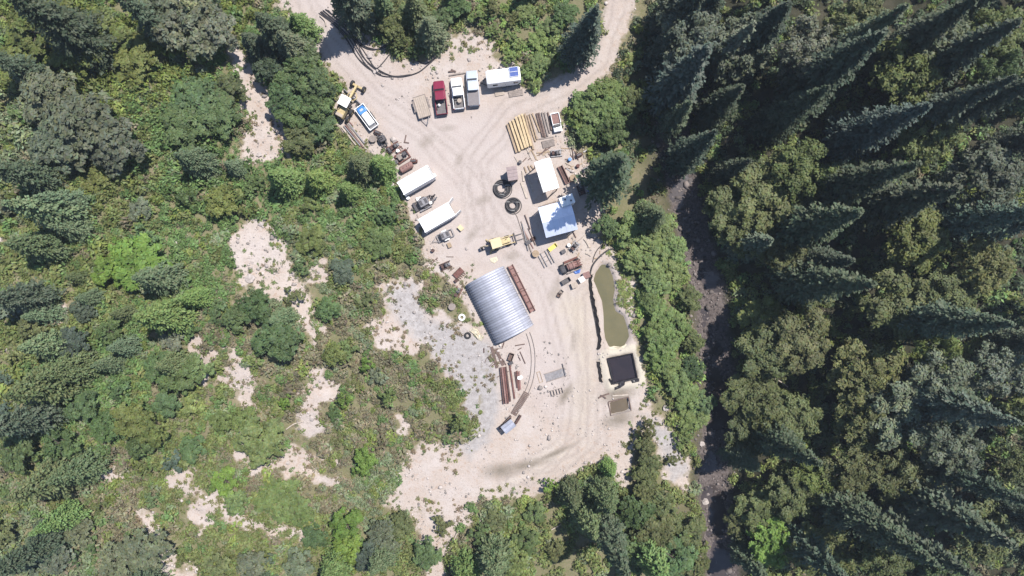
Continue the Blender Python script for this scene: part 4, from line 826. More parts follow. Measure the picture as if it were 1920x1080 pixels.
def pipe(name, label, cat, m, a, b, r, z=0.0, group=None):
    A = P(*a); B = P(*b); c = (A+B)/2; L = Vector((B.x-A.x, B.y-A.y)).length
    o = MB().pipe((-L/2, 0, 0), (L/2, 0, 0), r, .22).build(name, m); o.location = (c.x, c.y, (gz(A.x, A.y)+gz(B.x, B.y))/2 + r + z + .01); o.rotation_euler = (0, math.atan2(-(B.z-A.z), L), math.atan2(B.y-A.y, B.x-A.x)); return tag(o, label, cat, group)
OR = ['leftmost','second','third','fourth','fifth','sixth','seventh','eighth','ninth','tenth','eleventh','twelfth']
# lumber pile by the right road
tb = [((951,234),(968.5,287),.34),((956,229),(974.5,285),.36),((961.5,226),(980,281),.38),((967,221),(985.5,279),.42),((973,218),(990,277),.42),((978.5,215),(996,275),.36),((984,214),(1000,281),.30)]
for i, (a, b, w) in enumerate(tb):
    bar('squared_timber', f'{OR[i]} long yellow timber{" from the left" if i else ""} in the lumber pile by the right road', 'timber', 'timber_tan' if i in (0, 6) else 'timber_yellow', a, b, w, .38 + .05*(i % 3), .0 + (.30 if i in (3, 4) else 0), 'yellow timbers in the lumber pile', random.uniform(-.04, .04))
tb2 = [((989,216),(1004,266),.22,'timber_tan'),((993,214),(1007,262),.2,'timber_tan'),((998,213),(1012,248),.22,'timber_tan'),((1006,213),(1018,257),.28,'timber_brown'),((1010,212),(1022,258),.28,'timber_brown'),((1016,211),(1027,256),.24,'timber_gray'),((1021,211),(1031,250),.24,'timber_gray'),((1027,211),(1034,245),.22,'timber_brown')]
for i, (a, b, w, m) in enumerate(tb2):
    bar('plank', f'{OR[i]} weathered {"tan" if "tan" in m else "dark brown" if "brown" in m else "gray"} plank right of the yellow timbers{", counting rightward" if i else ""}', 'plank', m, a, b, w, .24, .02*(i % 2), 'weathered planks beside the yellow timbers', random.uniform(-.05, .05))
for i, (a, b, m, ttl) in enumerate([((988,279),(998,301),'bleached_wood','pale stick below the yellow timbers, nearer the white shelter'),((996,280),(1006,300),'timber_tan','tan board below the yellow timbers touching the white shelter roof'),((1003,262),(1038,257),'timber_gray','gray plank lying crosswise below the weathered planks'),((1006,287),(1049,283),'timber_tan','long tan board lying crosswise above the white shelter'),((965,293),(974,309),'bleached_wood','short pale stick above the brown shed'),((1010,291),(1032,276),'timber_brown','brown board slanting above the white shelter')]):
    bar('loose_board', ttl, 'board', m, a, b, .2, .1, 0, 'loose boards around the lumber pile')
pl = thing('pallet', 'brown wooden pallet below the weathered planks', 'pallet', P(1028,269), heading((1016,272),(1040,266)))
for k in range(6): MB().bx(-1.05, 1.05, -.62 + .205*k, -.62 + .205*k + .17, .16, .21).build('slat', 'timber_gray', pl, .006)
for k in (-1, 0, 1): MB().bx(k*.95-.05, k*.95+.05, -.62, .60, 0, .158).build('bearer', 'timber_brown', pl)
# white utility cart at the right end of the lumber
t = thing('utility_cart', 'white utility cart with a pinkish bed under the green trees by the lumber', 'cart', P(1043,230,.5), heading((1046,248),(1038,211))); t.location.z = gz(t.location.x, t.location.y)
MB().loft([(-1.6, .72, .35, .62, .06), (1.5, .72, .35, .62, .06), (1.7, .6, .4, .6, .06)]).build('chassis', 'white_paint', t); MB().bx(-.2, 1.45, -.62, .62, .63, .70).build('bed', 'rust_pink', t, .01)
for s in (-1, 1): MB().bx(-.25, 1.5, s*.69-.04, s*.69+.04, .6, .95).build('bed_side', 'white_paint', t, .01)
MB().bx(1.46, 1.54, -.7, .7, .6, .95).build('headboard', 'white_paint', t, .01); MB().bx(-.75, -.35, -.6, .6, .62, .95).build('seat', 'black_plastic', t, .05); MB().bx(-1.55, -.85, -.68, .68, .62, .86).build('hood', 'white_paint', t, .06)
MB().torus((-.85, .3, 1.0), .17, .02, 14, 6, 'x').build('steering_wheel', 'black_plastic', t); wheels(t, [(x, s*.62) for x in (-1.05, 1.0) for s in (-1, 1)], .3, .22)
# pipes and rails stacked by the brush on the left road
pm = ['timber_gray','bleached_wood','steel_gray','rust_pink','bleached_wood','steel_gray','rust_pink','timber_gray']
for i, (a, b) in enumerate([((638,240),(660,272)),((641,239),(668,273)),((645,237),(676,274)),((648,235),(682,277)),((651,234),(687,280)),((655,233),(684,270)),((640,211),(662,236)),((647,228),(678,262))]):
    pipe('steel_pipe', f'{OR[i]} long {["gray","pale","steel","rusty","pale","steel","rusty","gray"][i]} pipe in the bundle left of the blue trailer{", counting rightward" if i else ""}', 'pipe', pm[i], a, b, .09 + .02*(i % 3), .0 + .12*(i % 2), 'pipes bundled by the brush')
# rusty rails below the arched hut
for i, (a, b, m) in enumerate([((938,689),(944.5,757),'rust_dark'),((941.5,688),(949,756),'rust_pink'),((945,688),(953,756),'rust'),((948.5,687),(957,752),'rust_dark'),((956,684),(965,747),'rust')]):
    bar('steel_rail', f'{OR[i]} rusty steel rail{" from the left" if i else ""} in the bundle below the arched hut', 'rail', m, a, b, .26, .22, .14 if i < 4 else 0, 'rusty rails below the arched hut')
for i, (a, b) in enumerate([((966,697),(970,727)),((969.5,695),(973,732)),((973.5,696),(976,730))]):
    bar('short_rail', f'{["left","middle","right"][i]} short rusty rail under the white sack right of the long rails', 'rail', ['rust_dark','rust','rust_pink'][i], a, b, .24, .2, 0, 'short rusty rails')
for i, (a, b) in enumerate([((932,707),(954,696)),((936,752),(958,744))]): bar('bearer_stick', f'dark bearer stick under the {["upper","lower"][i]} end of the rusty rails', 'stick', 'timber_brown', a, b, .12, .12, 0)
def rag(name, label, cat, m, poly, z=.25, seed=1, amp=.18):
    w = [P(*q) for q in poly]; cx = sum(v.x for v in w)/len(w); cy = sum(v.y for v in w)/len(w); cz = gz(cx, cy); q = random.Random(seed)
    vs = [(0, 0, z+amp)]; n = len(w); rings = 4
    for k in range(1, rings+1):
        for v in w: vs.append(((v.x-cx)*k/rings, (v.y-cy)*k/rings, (z + q.uniform(-amp, amp))*(1 if k < rings else .25)))
    fs = [(0, 1+j, 1+(j+1)%n) for j in range(n)] + [(1+(k-1)*n+j, 1+(k-1)*n+(j+1)%n, 1+k*n+(j+1)%n, 1+k*n+j) for k in range(1, rings) for j in range(n)]
    mb = MB().add(vs, fs); o = mb.build(name, m); o.location = (cx, cy, cz+.02); return tag(o, label, cat)
rag('sack', 'white sack lying across the short rusty rails', 'sack', 'white_plastic', [(969,705),(978,703),(981,708),(976,713),(969,711)], .35, 3, .06)

# ---- arched metal hut
hutc = [(872,534),(931,648),(1000,607),(945,497)]
w = [P(cx, cy, .1) for cx, cy in hutc]; ctr = sum(w, Vector())/4; ax = ((w[1]-w[0]) + (w[2]-w[3])).normalized(); HL = ((w[1]-w[0]).length + (w[2]-w[3]).length)/2 - .2; HW = ((w[3]-w[0]).length + (w[2]-w[1]).length)/2 * .985
hut = thing('arched_hut', 'arched corrugated metal hut in the middle of the yard', 'hut', (ctr.x, ctr.y, gz(ctr.x, ctr.y)), math.atan2(ax.y, ax.x)); RH = 3.1
npan = 26; pw = HL/npan; prof = [(-pw/2, -.06), (-pw*.38, -.04), (-pw*.26, .10), (pw*.26, .10), (pw*.38, -.04), (pw/2, -.06)]; na = 22; vs = []
for k in range(na+1):
    a = math.pi*k/na
    for x, d in prof: vs.append((x, -(HW/2-.1+d)*math.cos(a), .12 + (RH+d)*math.sin(a)**0.92))
m_ = len(prof); me = MB().add(vs, [(k*m_+j, k*m_+j+1, (k+1)*m_+j+1, (k+1)*m_+j) for k in range(na) for j in range(m_-1)]).mesh('roof_panel', 'galvanised')
copies(me, 'roof_panel', hut, [((-HL/2 + pw*(k+.5), 0, 0), (0, 0, 0)) for k in range(npan)])
for s in (-1, 1):
    MB().bx(-HL/2, HL/2, s*(HW/2+.02)-.16, s*(HW/2+.02)+.16, 0, .22).build('footing', 'concrete', hut, .02)
    ew = MB(); pts = [(-(HW/2-.16)*math.cos(math.pi*k/na), .12 + (RH-.06)*math.sin(math.pi*k/na)**.92) for k in range(na+1)]; x0, x1 = s*(HL/2-.28), s*(HL/2-.22); n = len(pts)
    ew.add([(x0, y, z) for y, z in pts] + [(x1, y, z) for y, z in pts], [tuple(range(n)), tuple(range(n, 2*n))[::-1]] + [(k, (k+1) % n, n+(k+1) % n, n+k) for k in range(n)]); ew.build('end_wall', 'steel_gray', hut)
    for q in (-1, 1): dd = MB().bx(min(x1, x1+s*.05), max(x1, x1+s*.05), min(q*.03, q*1.5), max(q*.03, q*1.5), .1, 2.5).build('door', 'dark_steel', hut, .01); MB().bx(min(x1+s*.05, x1+s*.09), max(x1+s*.05, x1+s*.09), q*.2-.03, q*.2+.03, 1.1, 1.4).build('handle', 'steel_gray', dd)
# long rust-red girders beside the hut
gd = thing('steel_girder', 'long rust-red steel girder lying along the right side of the arched hut', 'girder', P(978,541), heading((957,498),(1000,585)))
GL = 8.8
for s in (-1, 1): MB().bx(-GL/2, GL/2, s*.42-.07, s*.42+.07, .1, .62).build('side_flange', 'rust', gd, .01)
MB().bx(-GL/2+.1, GL/2-.1, -.348, .348, .36, .42).build('web', 'rust_pink', gd)
for k in range(7): MB().bx(-GL/2+.6+k*1.25, -GL/2+.72+k*1.25, -.348, .348, .425, .58).build('stiffener', 'rust_dark', gd)
for k in (-.62, .1, .82): MB().cyl((k*GL/2, -.9, .5), (k*GL/2, .75, .5), .035, n=6).build('tie_rod', 'rust_dark', gd)
imp = thing('rusty_implement', 'small rust-red steel implement with tines left of the arched hut', 'implement', P(860,512), heading((853,520),(868,505)))
MB().bx(-.9, .9, -.55, .55, .25, .35).build('plate', 'rust', imp, .01)
for k in range(5): MB().beam((-.75+.36*k, -.5, .35), (-.75+.36*k, -1.0, .08), .08, .06).build('tine', 'rust', imp)
for s in (-1, 1): MB().bx(-.9, .9, s*.5-.05, s*.5+.05, .02, .55).build('rib', 'rust_dark', imp, .01)
MB().bx(-1.5, -1.0, -.9, -.35, 0, .5).build('mount', 'rust_dark', imp, .02)

# ---- white shipping containers
def container(label, corners, doors_open=False, h=2.6):
    p, L, W, rz = frame(corners, h); t = thing('shipping_container', label, 'container', p, rz, 'white shipping containers')
    def corr(len_, hgt, pitch=.28, d=.04):
        vs = []; n = int(len_/pitch); pts = []
        for k in range(n):
            x = len_*k/n; q = len_/n; pts += [(x, 0), (x+q*.3, 0), (x+q*.45, -d), (x+q*.85, -d)]
        pts.append((len_, 0)); mb = MB(); m = len(pts); mb.add([(x, y, 0) for x, y in pts] + [(x, y, hgt) for x, y in pts], [(k, k+1, m+k+1, m+k) for k in range(m-1)]); return mb
    for s in (-1, 1):
        mb = corr(L-.3, h-.42); mb.v = [(x-L/2+.15, s*(W/2-.02) + s*y, z+.24) for x, y, z in mb.v]; mb.build('side_wall', 'white_paint', t)
        MB().bx(-L/2+.05, L/2-.05, s*W/2-.06 - (.06 if s > 0 else 0)+.03, s*W/2+.06-.03 + (.06 if s < 0 else 0), h-.18, h-.02).build('top_rail', 'white_paint', t); MB().bx(-L/2+.05, L/2-.05, s*(W/2-.05)-.05, s*(W/2-.05)+.05, .08, .24).build('bottom_rail', 'steel_gray', t)
        for xx in (-L/2+.08, L/2-.08): MB().bx(xx-.08, xx+.08, s*(W/2-.08)-.08, s*(W/2-.08)+.08, 0, h+.008).build('corner_post', 'white_paint', t, .01)
    mb = corr(L-.2, W-.16, .42, .025); mb.v = [(x-L/2+.1, z-W/2+.08, h-.015+y) for x, y, z in mb.v]; mb.build('roof', 'white_roof', t)
    MB().bx(-L/2+.1, L/2-.1, -W/2+.05, W/2-.05, .12, .16).build('floor', 'timber_brown', t)
    mb = corr(W-.3, h-.42); mb.v = [(-L/2+.05 - y, x-W/2+.15, z+.24) for x, y, z in mb.v]; mb.build('end_wall', 'white_paint', t)
    for s in (-1, 1):
        d = bpy.data.objects.new('door', MB().bx(0, .06, 0, W/2-.09, .2, h-.2).mesh('door', 'white_paint', .01)); link(d, t); d.location = (L/2-.02, s*(W/2-.08), 0)
        ang = (R(115) if s > 0 else R(75)) if doors_open else 0
        d.rotation_euler = (0, 0, math.pi*(s > 0)*0 + (s > 0)*0); d.scale = (1, -s, 1)
        if doors_open: d.rotation_euler = (0, 0, s*-1*ang*-1 if s < 0 else ang)
        for q in (.3, .75): MB().cyl((.09, q, .25), (.09, q, h-.25), .022, n=6).build('lock_rod', 'steel_gray', d)
    return t
container('upper white shipping container nearest the brown rusty tank', [(743,343),(801.7,309.5),(814,332),(757.5,365)])
container('lower white shipping container with its end doors swung open', [(782.7,412.5),(841,379),(855,402),(796.8,436)], True)

# ---- open white-roofed shelter
def shelter(name, label, corners, h, roofm, walls, ridge=.35):
    p, L, W, rz = frame(corners, h); t = thing(name, label, 'shelter' if not walls else 'shed', p, rz); n = max(4, int(L/.9))
    for k in range(n):
        for s in (-1, 1):
            x0, x1 = -L/2 + L*k/n, -L/2 + L*(k+1)/n - .012
            MB().add([(x0, 0, h+ridge), (x1, 0, h+ridge), (x1, s*W/2, h), (x0, s*W/2, h), (x0, 0, h+ridge-.04), (x1, 0, h+ridge-.04), (x1, s*W/2, h-.04), (x0, s*W/2, h-.04)], [(0,1,2,3),(7,6,5,4),(0,4,5,1),(1,5,6,2),(2,6,7,3),(3,7,4,0)]).build('roof_sheet', roofm, t)
    MB().bx(-L/2, L/2, -.10, .10, h+ridge-.012, h+ridge+.02).build('ridge_cap', roofm, t)
    for x in (-L/2+.2, 0, L/2-.2):
        for s in (-1, 1): MB().bx(x-.07, x+.07, s*(W/2-.18)-.07, s*(W/2-.18)+.07, -.1, h-.06).build('post', 'timber_gray', t)
    for s in (-1, 1): MB().bx(-L/2+.05, L/2-.05, s*(W/2-.18)-.05, s*(W/2-.18)+.05, h-.2, h-.065).build('rafter_beam', 'timber_gray', t)
    if walls:
        for s in (-1, 1): MB().bx(-L/2+.3, L/2-.3, s*(W/2-.30)-.04, s*(W/2-.30)+.04, 0, h-.21).build('wall', 'white_paint', t)
        for x in (-L/2+.32, L/2-.32): MB().bx(x-.04, x+.04, -W/2+.35, W/2-.35, 0, h-.05).build('end_wall', 'white_paint', t)
        dd = MB().bx(-.5, .5, -W/2+.20, -W/2+.255, .05, 2.05).build('door', 'timber_brown', t); MB().bx(.36, .44, -W/2+.15, -W/2+.20, 1.0, 1.1).build('handle', 'dark_steel', dd)
        MB().bx(1.2, 2.2, -W/2+.21, -W/2+.255, 1.1, 1.9).build('window', 'glass_dark', t)
    return t
shelter('open_shelter', 'open shelter with a bright white roof below the lumber pile', [(1001,304.6),(1019,360),(1048.5,353),(1031.7,296)], 3.9, 'white_roof', False)
shelter('metal_roofed_shed', 'white shed with a shiny metal roof partly shaded by a tree', [(1025,446.5),(1083,429.5),(1069,374),(1007.5,389)], 3.3, 'roof_metal', True, .55)
t = thing('vented_box', 'white box with round roof vents above the shiny metal shed', 'box', P(1061,379,1.8), heading((1048,384),(1074,374))); t.location.z = gz(t.location.x, t.location.y)
MB().loft([(-1.15, .8, .3, 4.1, .12), (1.15, .8, .3, 4.1, .12)]).build('body', 'white_paint', t)
for x, y in ((-.3, .2), (.55, -.3)): MB().cyl((x, y, 4.09), (x, y, 4.3), .14, n=10).build('vent', 'dark_steel', t)
MB().cyl((-1.35, -.3, .1), (-1.35, -.3, 3.4), .3, n=14).build('tank', 'white_plastic', t)
sl = thing('brown_shed', 'small shed with a flat brown metal roof beside the pipe coils', 'shed', *(lambda f: (f[0], f[3]))(frame([(949.5,313.5),(953.5,339),(972,336.5),(967.5,311)], 2.5)))
MB().bx(-1.0, 1.0, -.75, .75, 0, 2.38).build('wall', 'timber_brown', sl, .02)
for k in range(4): MB().bx(-1.16+.58*k, -1.16+.58*k+.565, -.86, .86, 2.40, 2.46).build('roof_sheet', 'brown_roof', sl, .008)
dd = MB().bx(1.005, 1.05, -.4, .4, .05, 2.0).build('door', 'timber_gray', sl); MB().bx(1.05, 1.09, .25, .31, 1.0, 1.12).build('handle', 'dark_steel', dd)
for i, (a, b, w_) in enumerate([((977.5,342),(988,372),.35),((988,325),(1000,360),.28),((980,320),(982,340),.3),((1028,372),(1041,354),.16),((1010,388),(1043,377),.14)]):
    bar('timber', ['wide pale timber edging the shaded ground left of the open shelter','long pale timber in the shade of the open shelter','short timber left of the open shelter','thin pole below the right corner of the open shelter','thin board above the shiny metal shed'][i], 'timber', 'timber_gray' if i > 2 else 'bleached_wood', a, b, w_, .16)
for i, (a, b) in enumerate([((983,313),(987,324)),((990,311),(995,322)),((995,310),(1001,318))]): bar('short_board', f'{["left","middle","right"][i]} short board leaning near the top left of the open shelter', 'board', 'timber_tan', a, b, .2, .1, .1)
tr_ = thing('steel_trough', 'brown rusty steel trough right of the open shelter', 'trough', P(1057,328), heading((1049,311),(1065,345)))
for s in (-1, 1): MB().bx(-1.6, 1.6, s*.4-.05, s*.4+.05, .05, .5).build('side', 'rust_pink', tr_, .01)
MB().bx(-1.58, 1.58, -.348, .348, .05, .12).build('base', 'rust_dark', tr_); MB().bx(1.55, 1.62, -.345, .345, .05, .5).build('end_plate', 'rust_pink', tr_)

# ---- black poly pipe coils
def coil(label, px, py, r_out, r_in, tail=None, seed=1):
    q = random.Random(seed); c = P(px, py); o = thing('pipe_coil', label, 'pipe coil', c, 0, 'black pipe coils'); lay = 0
    rr = r_in + .09; k = 0
    while rr < r_out - .05:
        for z in (.08, .24, .40):
            if q.random() < .9: MB().torus((q.uniform(-.07, .07), q.uniform(-.07, .07), z), rr, .075, 30, 6).build('turn', 'black_plastic', o)
        rr += .17; k += 1
    MB().torus((.12, -.10, .06), r_out+.04, .07, 32, 6).build('loose_turn', 'black_plastic', o)
    for a in (0.5, 2.6, 4.7): MB().torus((math.cos(a)*(r_in+r_out)/2, math.sin(a)*(r_in+r_out)/2, .25), (r_out-r_in)/2+.02, .02, 14, 4, 'y').build('strap', 'white_plastic', o).rotation_euler = (0, 0, 0)
    return o
coil('larger black pipe coil left of the brown shed', 941, 354, 1.55, .66, seed=2)
coil('smaller black pipe coil with a loose tail below the brown shed', 961, 385, 1.35, .55, seed=5)
def hose(name, label, cat, m, pts, r, z=0.0, group=None, n=6):
    w = []
    for i in range(len(pts)-1):
        p0 = pts[max(i-1, 0)]; p1 = pts[i]; p2 = pts[i+1]; p3 = pts[min(i+2, len(pts)-1)]
        for k in range(5):
            t_ = k/5; f = lambda a, b, c, d: .5*((2*b) + (-a+c)*t_ + (2*a-5*b+4*c-d)*t_*t_ + (-a+3*b-3*c+d)*t_**3)
            w.append((f(p0[0], p1[0], p2[0], p3[0]), f(p0[1], p1[1], p2[1], p3[1])))
    w.append(pts[-1]); xs, ys, zs = PA([a[0] for a in w], [a[1] for a in w]); base = Vector((xs[0], ys[0], zs[0]))
    o = MB().tube([(x-base.x, y-base.y, zz-base.z+r+z) for x, y, zz in zip(xs, ys, zs)], r, n).build(name, m, smooth=True); o.location = base; return tag(o, label, cat, group)
hose('pipe_tail', 'thin black pipe running down from the smaller coil', 'pipe', 'timber_gray', [(964,399),(969,405),(974,420),(979,435),(984,455)], .07)
for i, (a, b, m) in enumerate([((977,415),(996,473),'timber_gray'),((984,403),(994,430),'timber_brown'),((982,432),(1000,466),'rust_pink'),((979,420),(990,470),'steel_gray'),((990,428),(1004,460),'timber_brown')]):
    pipe('pole', f'{["longest gray","short dark upper","rusty","steel","brown"][i]} pole in the heap between the backhoe and the metal shed', 'pole', m, a, b, .09, .1*(i % 2), 'poles heaped left of the metal shed')
# hoses along the left road
hz = [[(598,25),(640,58),(668,105),(690,128),(715,140)],[(603,22),(645,60),(672,100),(690,125),(718,143),(760,143)],[(606,20),(648,55),(665,80),(680,105),(700,125),(740,144),(780,138),(805,120),(822,104)],[(610,18),(650,50),(668,72),(676,95),(690,118),(712,135),(740,143),(770,140)],[(613,19),(652,52),(672,82),(700,94),(727,84)],[(616,20),(640,45),(662,70),(686,88),(712,93),(730,85)],[(608,21),(642,56),(660,72),(678,90),(690,108),(705,128),(718,118),(732,100)],[(601,23),(630,50),(655,82),(672,110),(692,127),(700,136)],[(764,107),(785,116),(800,119),(818,107),(832,92),(834,70)]]
for i, l in enumerate(hz): hose('black_hose', f'{["outermost","second","third","fourth","fifth","sixth","seventh","eighth","separate upper"][i]} black hose in the tangle along the left road{", counting from the road" if 0 < i < 8 else ""}', 'hose', 'black_plastic', l, .085, .04*(i % 3), 'black hoses beside the left road')
bar('post', 'long squared beam lying above the white pickup', 'beam', 'timber_gray', (842,142), (873,137), .2, .2); bar('log_piece', 'short dark log above the squared beam', 'log', 'timber_brown', (841,135), (851,134), .22, .22); bar('log_piece', 'short dark log slanting beside another above the pickups', 'log', 'timber_brown', (846,131), (855,135), .22, .22)

# ------------------------------------------------------------------ machines
def backhoe(label, c, rz):
    p = P(*c); t = thing('backhoe_loader', label, 'backhoe', p, rz)
    MB().loft([(-1.2, .42, .55, .95, .06), (2.1, .40, .55, .95, .06)]).build('chassis', 'dark_steel', t)
    MB().loft([(.55, .45, .9, 1.55, .10), (1.9, .42, .9, 1.45, .10), (2.15, .38, .9, 1.3, .08)]).build('hood', 'yellow_paint', t)
    MB().cyl((1.5, .22, 1.4), (1.5, .22, 1.95), .06, n=8).build('exhaust', 'dark_steel', t)
    for x in (-1.0, .45):
        for s in (-1, 1): MB().bx(x-.04, x+.04, s*.72-.04, s*.72+.04, .95, 2.55).build('cab_post', 'yellow_paint', t)
    MB().loft([(-1.15, .82, 2.55, 2.66, .04), (.62, .82, 2.55, 2.66, .04)]).build('cab_roof', 'pale_yellow', t); MB().bx(-.5, -.05, -.25, .25, 1.0, 1.45).build('seat', 'black_plastic', t, .05); MB().bx(-1.05, .5, -.7, .7, .88, .97).build('cab_floor', 'dark_steel', t)
    for s in (-1, 1):
        MB().loft([(-1.35, .2, 1.35, 1.42, .01), (.05, .2, 1.35, 1.42, .01)]).build('fender', 'yellow_paint', t).location = (0, s*.78, 0)
        MB().beam((.5, s*.62, 1.5), (2.3, s*.62, 1.15), .13, .22).beam((2.3, s*.62, 1.15), (3.0, s*.62, .5), .13, .2).build('loader_arm', 'yellow_paint', t); MB().cyl((.9, s*.62, .9), (2.2, s*.62, 1.05), .06, n=8).build('lift_cylinder', 'steel_gray', t)
        MB().beam((3.12, s*.45, .25), (4.35, s*.45, .22), .13, .07).build('fork', 'dark_steel', t)
        MB().beam((-1.3, s*.55, .9), (-1.7, s*1.15, .15), .12, .16).bx(-1.85, -1.55, s*1.15-.18, s*1.15+.18, .05, .13).build('stabilizer', 'yellow_paint', t)
    MB().bx(2.98, 3.12, -.95, .95, .15, .28).bx(2.98, 3.12, -.95, .95, .85, .98).bx(2.98, 3.12, -.9, -.75, .25, .9).bx(2.98, 3.12, .75, .9, .25, .9).build('fork_carriage', 'dark_steel', t)
    MB().beam((-1.3, 0, .9), (-2.3, .1, 2.0), .2, .3).build('boom', 'yellow_paint', t); MB().beam((-2.3, .1, 2.0), (-2.9, .15, .9), .17, .24).build('dipper', 'yellow_paint', t); MB().beam((-1.5, 0, 1.4), (-2.3, .1, 2.2), .1, .1).build('boom_cylinder', 'steel_gray', t)
    MB().loft([(-3.15, .28, .35, .95, .05), (-2.85, .3, .3, .85, .05), (-2.65, .28, .5, .75, .05)]).build('bucket', 'dark_steel', t)
    wheels(t, [(-.65, s*.82) for s in (-1, 1)], .72, .42, 'pale_yellow'); wheels(t, [(1.75, s*.72) for s in (-1, 1)], .42, .28, 'pale_yellow'); return t
backhoe('yellow backhoe loader with pallet forks standing above the arched hut', (934,457), heading((918,463),(960,450)))

def grader(c, rz):
    p = P(*c); t = thing('road_grader', 'yellow road grader with a white cab roof beside the brush at the left road', 'grader', p, rz)
    MB().loft([(-2.6, .55, .8, 1.75, .08), (-.9, .55, .8, 1.85, .08)]).build('engine_cover', 'yellow_paint', t); MB().beam((-.9, 0, 1.3), (2.9, 0, 1.15), .28, .3).build('main_beam', 'yellow_paint', t)
    MB().loft([(-.95, .62, .85, 2.5, .08), (.35, .58, .85, 2.5, .08)]).build('cab', 'glass_dark', t); MB().loft([(-1.05, .74, 2.5, 2.62, .04), (.48, .74, 2.5, 2.62, .04)]).build('cab_roof', 'white_roof', t)
    for x in (-.9, .3):
        for s in (-1, 1): MB().bx(x-.05, x+.05, s*.6-.05, s*.6+.05, .85, 2.5).build('cab_post', 'yellow_paint', t)
    MB().torus((1.2, 0, .75), .65, .07, 22, 6).build('turn_circle', 'yellow_paint', t); MB().beam((1.2, 0, .75), (2.7, 0, 1.0), .18, .18).build('drawbar', 'yellow_paint', t)
    MB().beam((.75, -1.6, .36), (1.55, 1.6, .36), .12, .55).build('blade', 'steel_gray', t); MB().bx(2.75, 3.05, -.85, .85, .45, .62).build('front_axle', 'yellow_paint', t); MB().bx(-2.55, -2.1, -.5, .5, 1.76, 1.86).build('radiator_lid', 'tan_canvas', t)
    for s in (-1, 1): MB().cyl((.9, s*.3, 1.2), (1.0, s*.55, .75), .06, n=8).build('lift_cylinder', 'steel_gray', t)
    MB().cyl((-1.4, .3, 1.8), (-1.4, .3, 2.4), .06, n=8).build('exhaust', 'dark_steel', t)
    wheels(t, [(x, s*.92) for x in (-2.2, -1.05) for s in (-1, 1)], .52, .36, 'yellow_paint'); wheels(t, [(2.9, s*.92) for s in (-1, 1)], .5, .34, 'yellow_paint'); return t
grader((656,196), heading((641,214),(662,175))).scale = (1.12, 1.2, 1.1)

# blue and white stake trailer
t = thing('stake_trailer', 'low trailer with side rails holding a white tank and blue cover, at the left road', 'trailer', P(688,220,.5), heading((702,240),(674,202))); t.location.z = gz(t.location.x, t.location.y)
MB().bx(-2.2, 2.1, -.85, .85, .5, .58).build('deck', 'steel_gray', t)
for s in (-1, 1): MB().bx(-2.2, 2.1, s*.86-.05, s*.86+.05, .58, .98).build('side_rail', 'white_paint', t, .015)
MB().bx(2.08, 2.18, -.9, .9, .58, 1.0).build('front_rail', 'white_paint', t, .015); MB().bx(-2.28, -2.18, -.9, .9, .58, .9).build('rear_rail', 'white_paint', t, .015)
MB().loft([(-1.7, .5, .6, 1.2, .2), (-1.6, .6, .6, 1.35, .25), (.55, .6, .6, 1.35, .25), (.65, .5, .6, 1.2, .2)]).build('tank', 'white_plastic', t)
cv = MB().loft([(.72, .72, .6, 1.15, .15), (1.3, .75, .6, 1.3, .2), (1.95, .6, .6, .95, .12)]).build('cover', 'blue_paint', t); MB().loft([(1.05, .3, 1.28, 1.33, .02), (1.45, .3, 1.27, 1.32, .02)]).build('patch', 'truck_silver', cv)
for x in (-1.7, 0, 1.6): MB().cyl((x, -.9, .75), (x+.1, -1.5, .7), .03, n=6).build('outrigger', 'steel_gray', t)
MB().beam((2.1, .5, .5), (3.1, 0, .5), .08, .1).beam((2.1, -.5, .5), (3.1, 0, .5), .08, .1).build('tongue', 'dark_steel', t); wheels(t, [(-.6, s*.98) for s in (-1, 1)] + [(.2, s*.98) for s in (-1, 1)], .34, .2)

def compressor(name, label, cat, c, rz, L, W, h, boxm, basem, extra):
    t = thing(name, label, cat, P(*c), rz)
    fr = MB()
    for s in (-1, 1): fr.bx(-L/2, L/2, s*W*.42-.06, s*W*.42+.06, .42, .54)
    for x in (-L/2, 0, L/2): fr.bx(x-.06, x+.06, -W*.42, W*.42, .43, .55)
    fr.build('frame', basem, t)
    MB().loft([(-L*.28, W*.38, .56, h*.92, .08), (-L*.24, W*.40, .56, h, .10), (L*.24, W*.40, .56, h, .10), (L*.28, W*.38, .56, h*.92, .08)]).build('housing', boxm, t)
    for k in (-1, 0, 1): MB().bx(k*L*.15-.22, k*L*.15+.22, -W*.25, W*.25, h-.005, h+.035).build('hatch', 'dark_steel' if k else boxm, t, .01)
    MB().cyl((L*.12, W*.2, h), (L*.12, W*.2, h+.25), .05, n=8).build('exhaust', 'dark_steel', t)
    for s in (-1, 1): MB().loft([(-.45, .12, .66, .71, .01), (-.25, .12, .78, .83, .01), (.25, .12, .78, .83, .01), (.45, .12, .66, .71, .01)]).build('fender', extra, t).location = (0, s*(W*.5), 0)
    wheels(t, [(0, s*W*.5) for s in (-1, 1)], .34, .2)
    MB().beam((-L/2, W*.35, .48), (-L/2-.95, 0, .46), .08, .09).beam((-L/2, -W*.35, .48), (-L/2-.95, 0, .46), .08, .09).cyl((-L/2-.95, 0, .05), (-L/2-.95, 0, .55), .05, n=8).build('tongue', basem, t); return t
t = compressor('drill_rig', 'dark drill rig on a skid between the two white containers', 'drill rig', (796,381), heading((775,392),(818,370)), 3.0, 1.7, 1.5, 'steel_gray', 'dark_steel', 'dark_steel')
MB().beam((1.5, .1, .6), (2.3, .25, 1.3), .2, .24).build('mast', 'dark_steel', t); MB().cyl((1.2, -.45, .5), (2.4, -.2, .8), .12, n=10).build('feed_cylinder', 'steel_gray', t); MB().bx(.75, 1.25, -.8, -.35, .56, 1.0).build('white_box', 'white_plastic', t, .03)
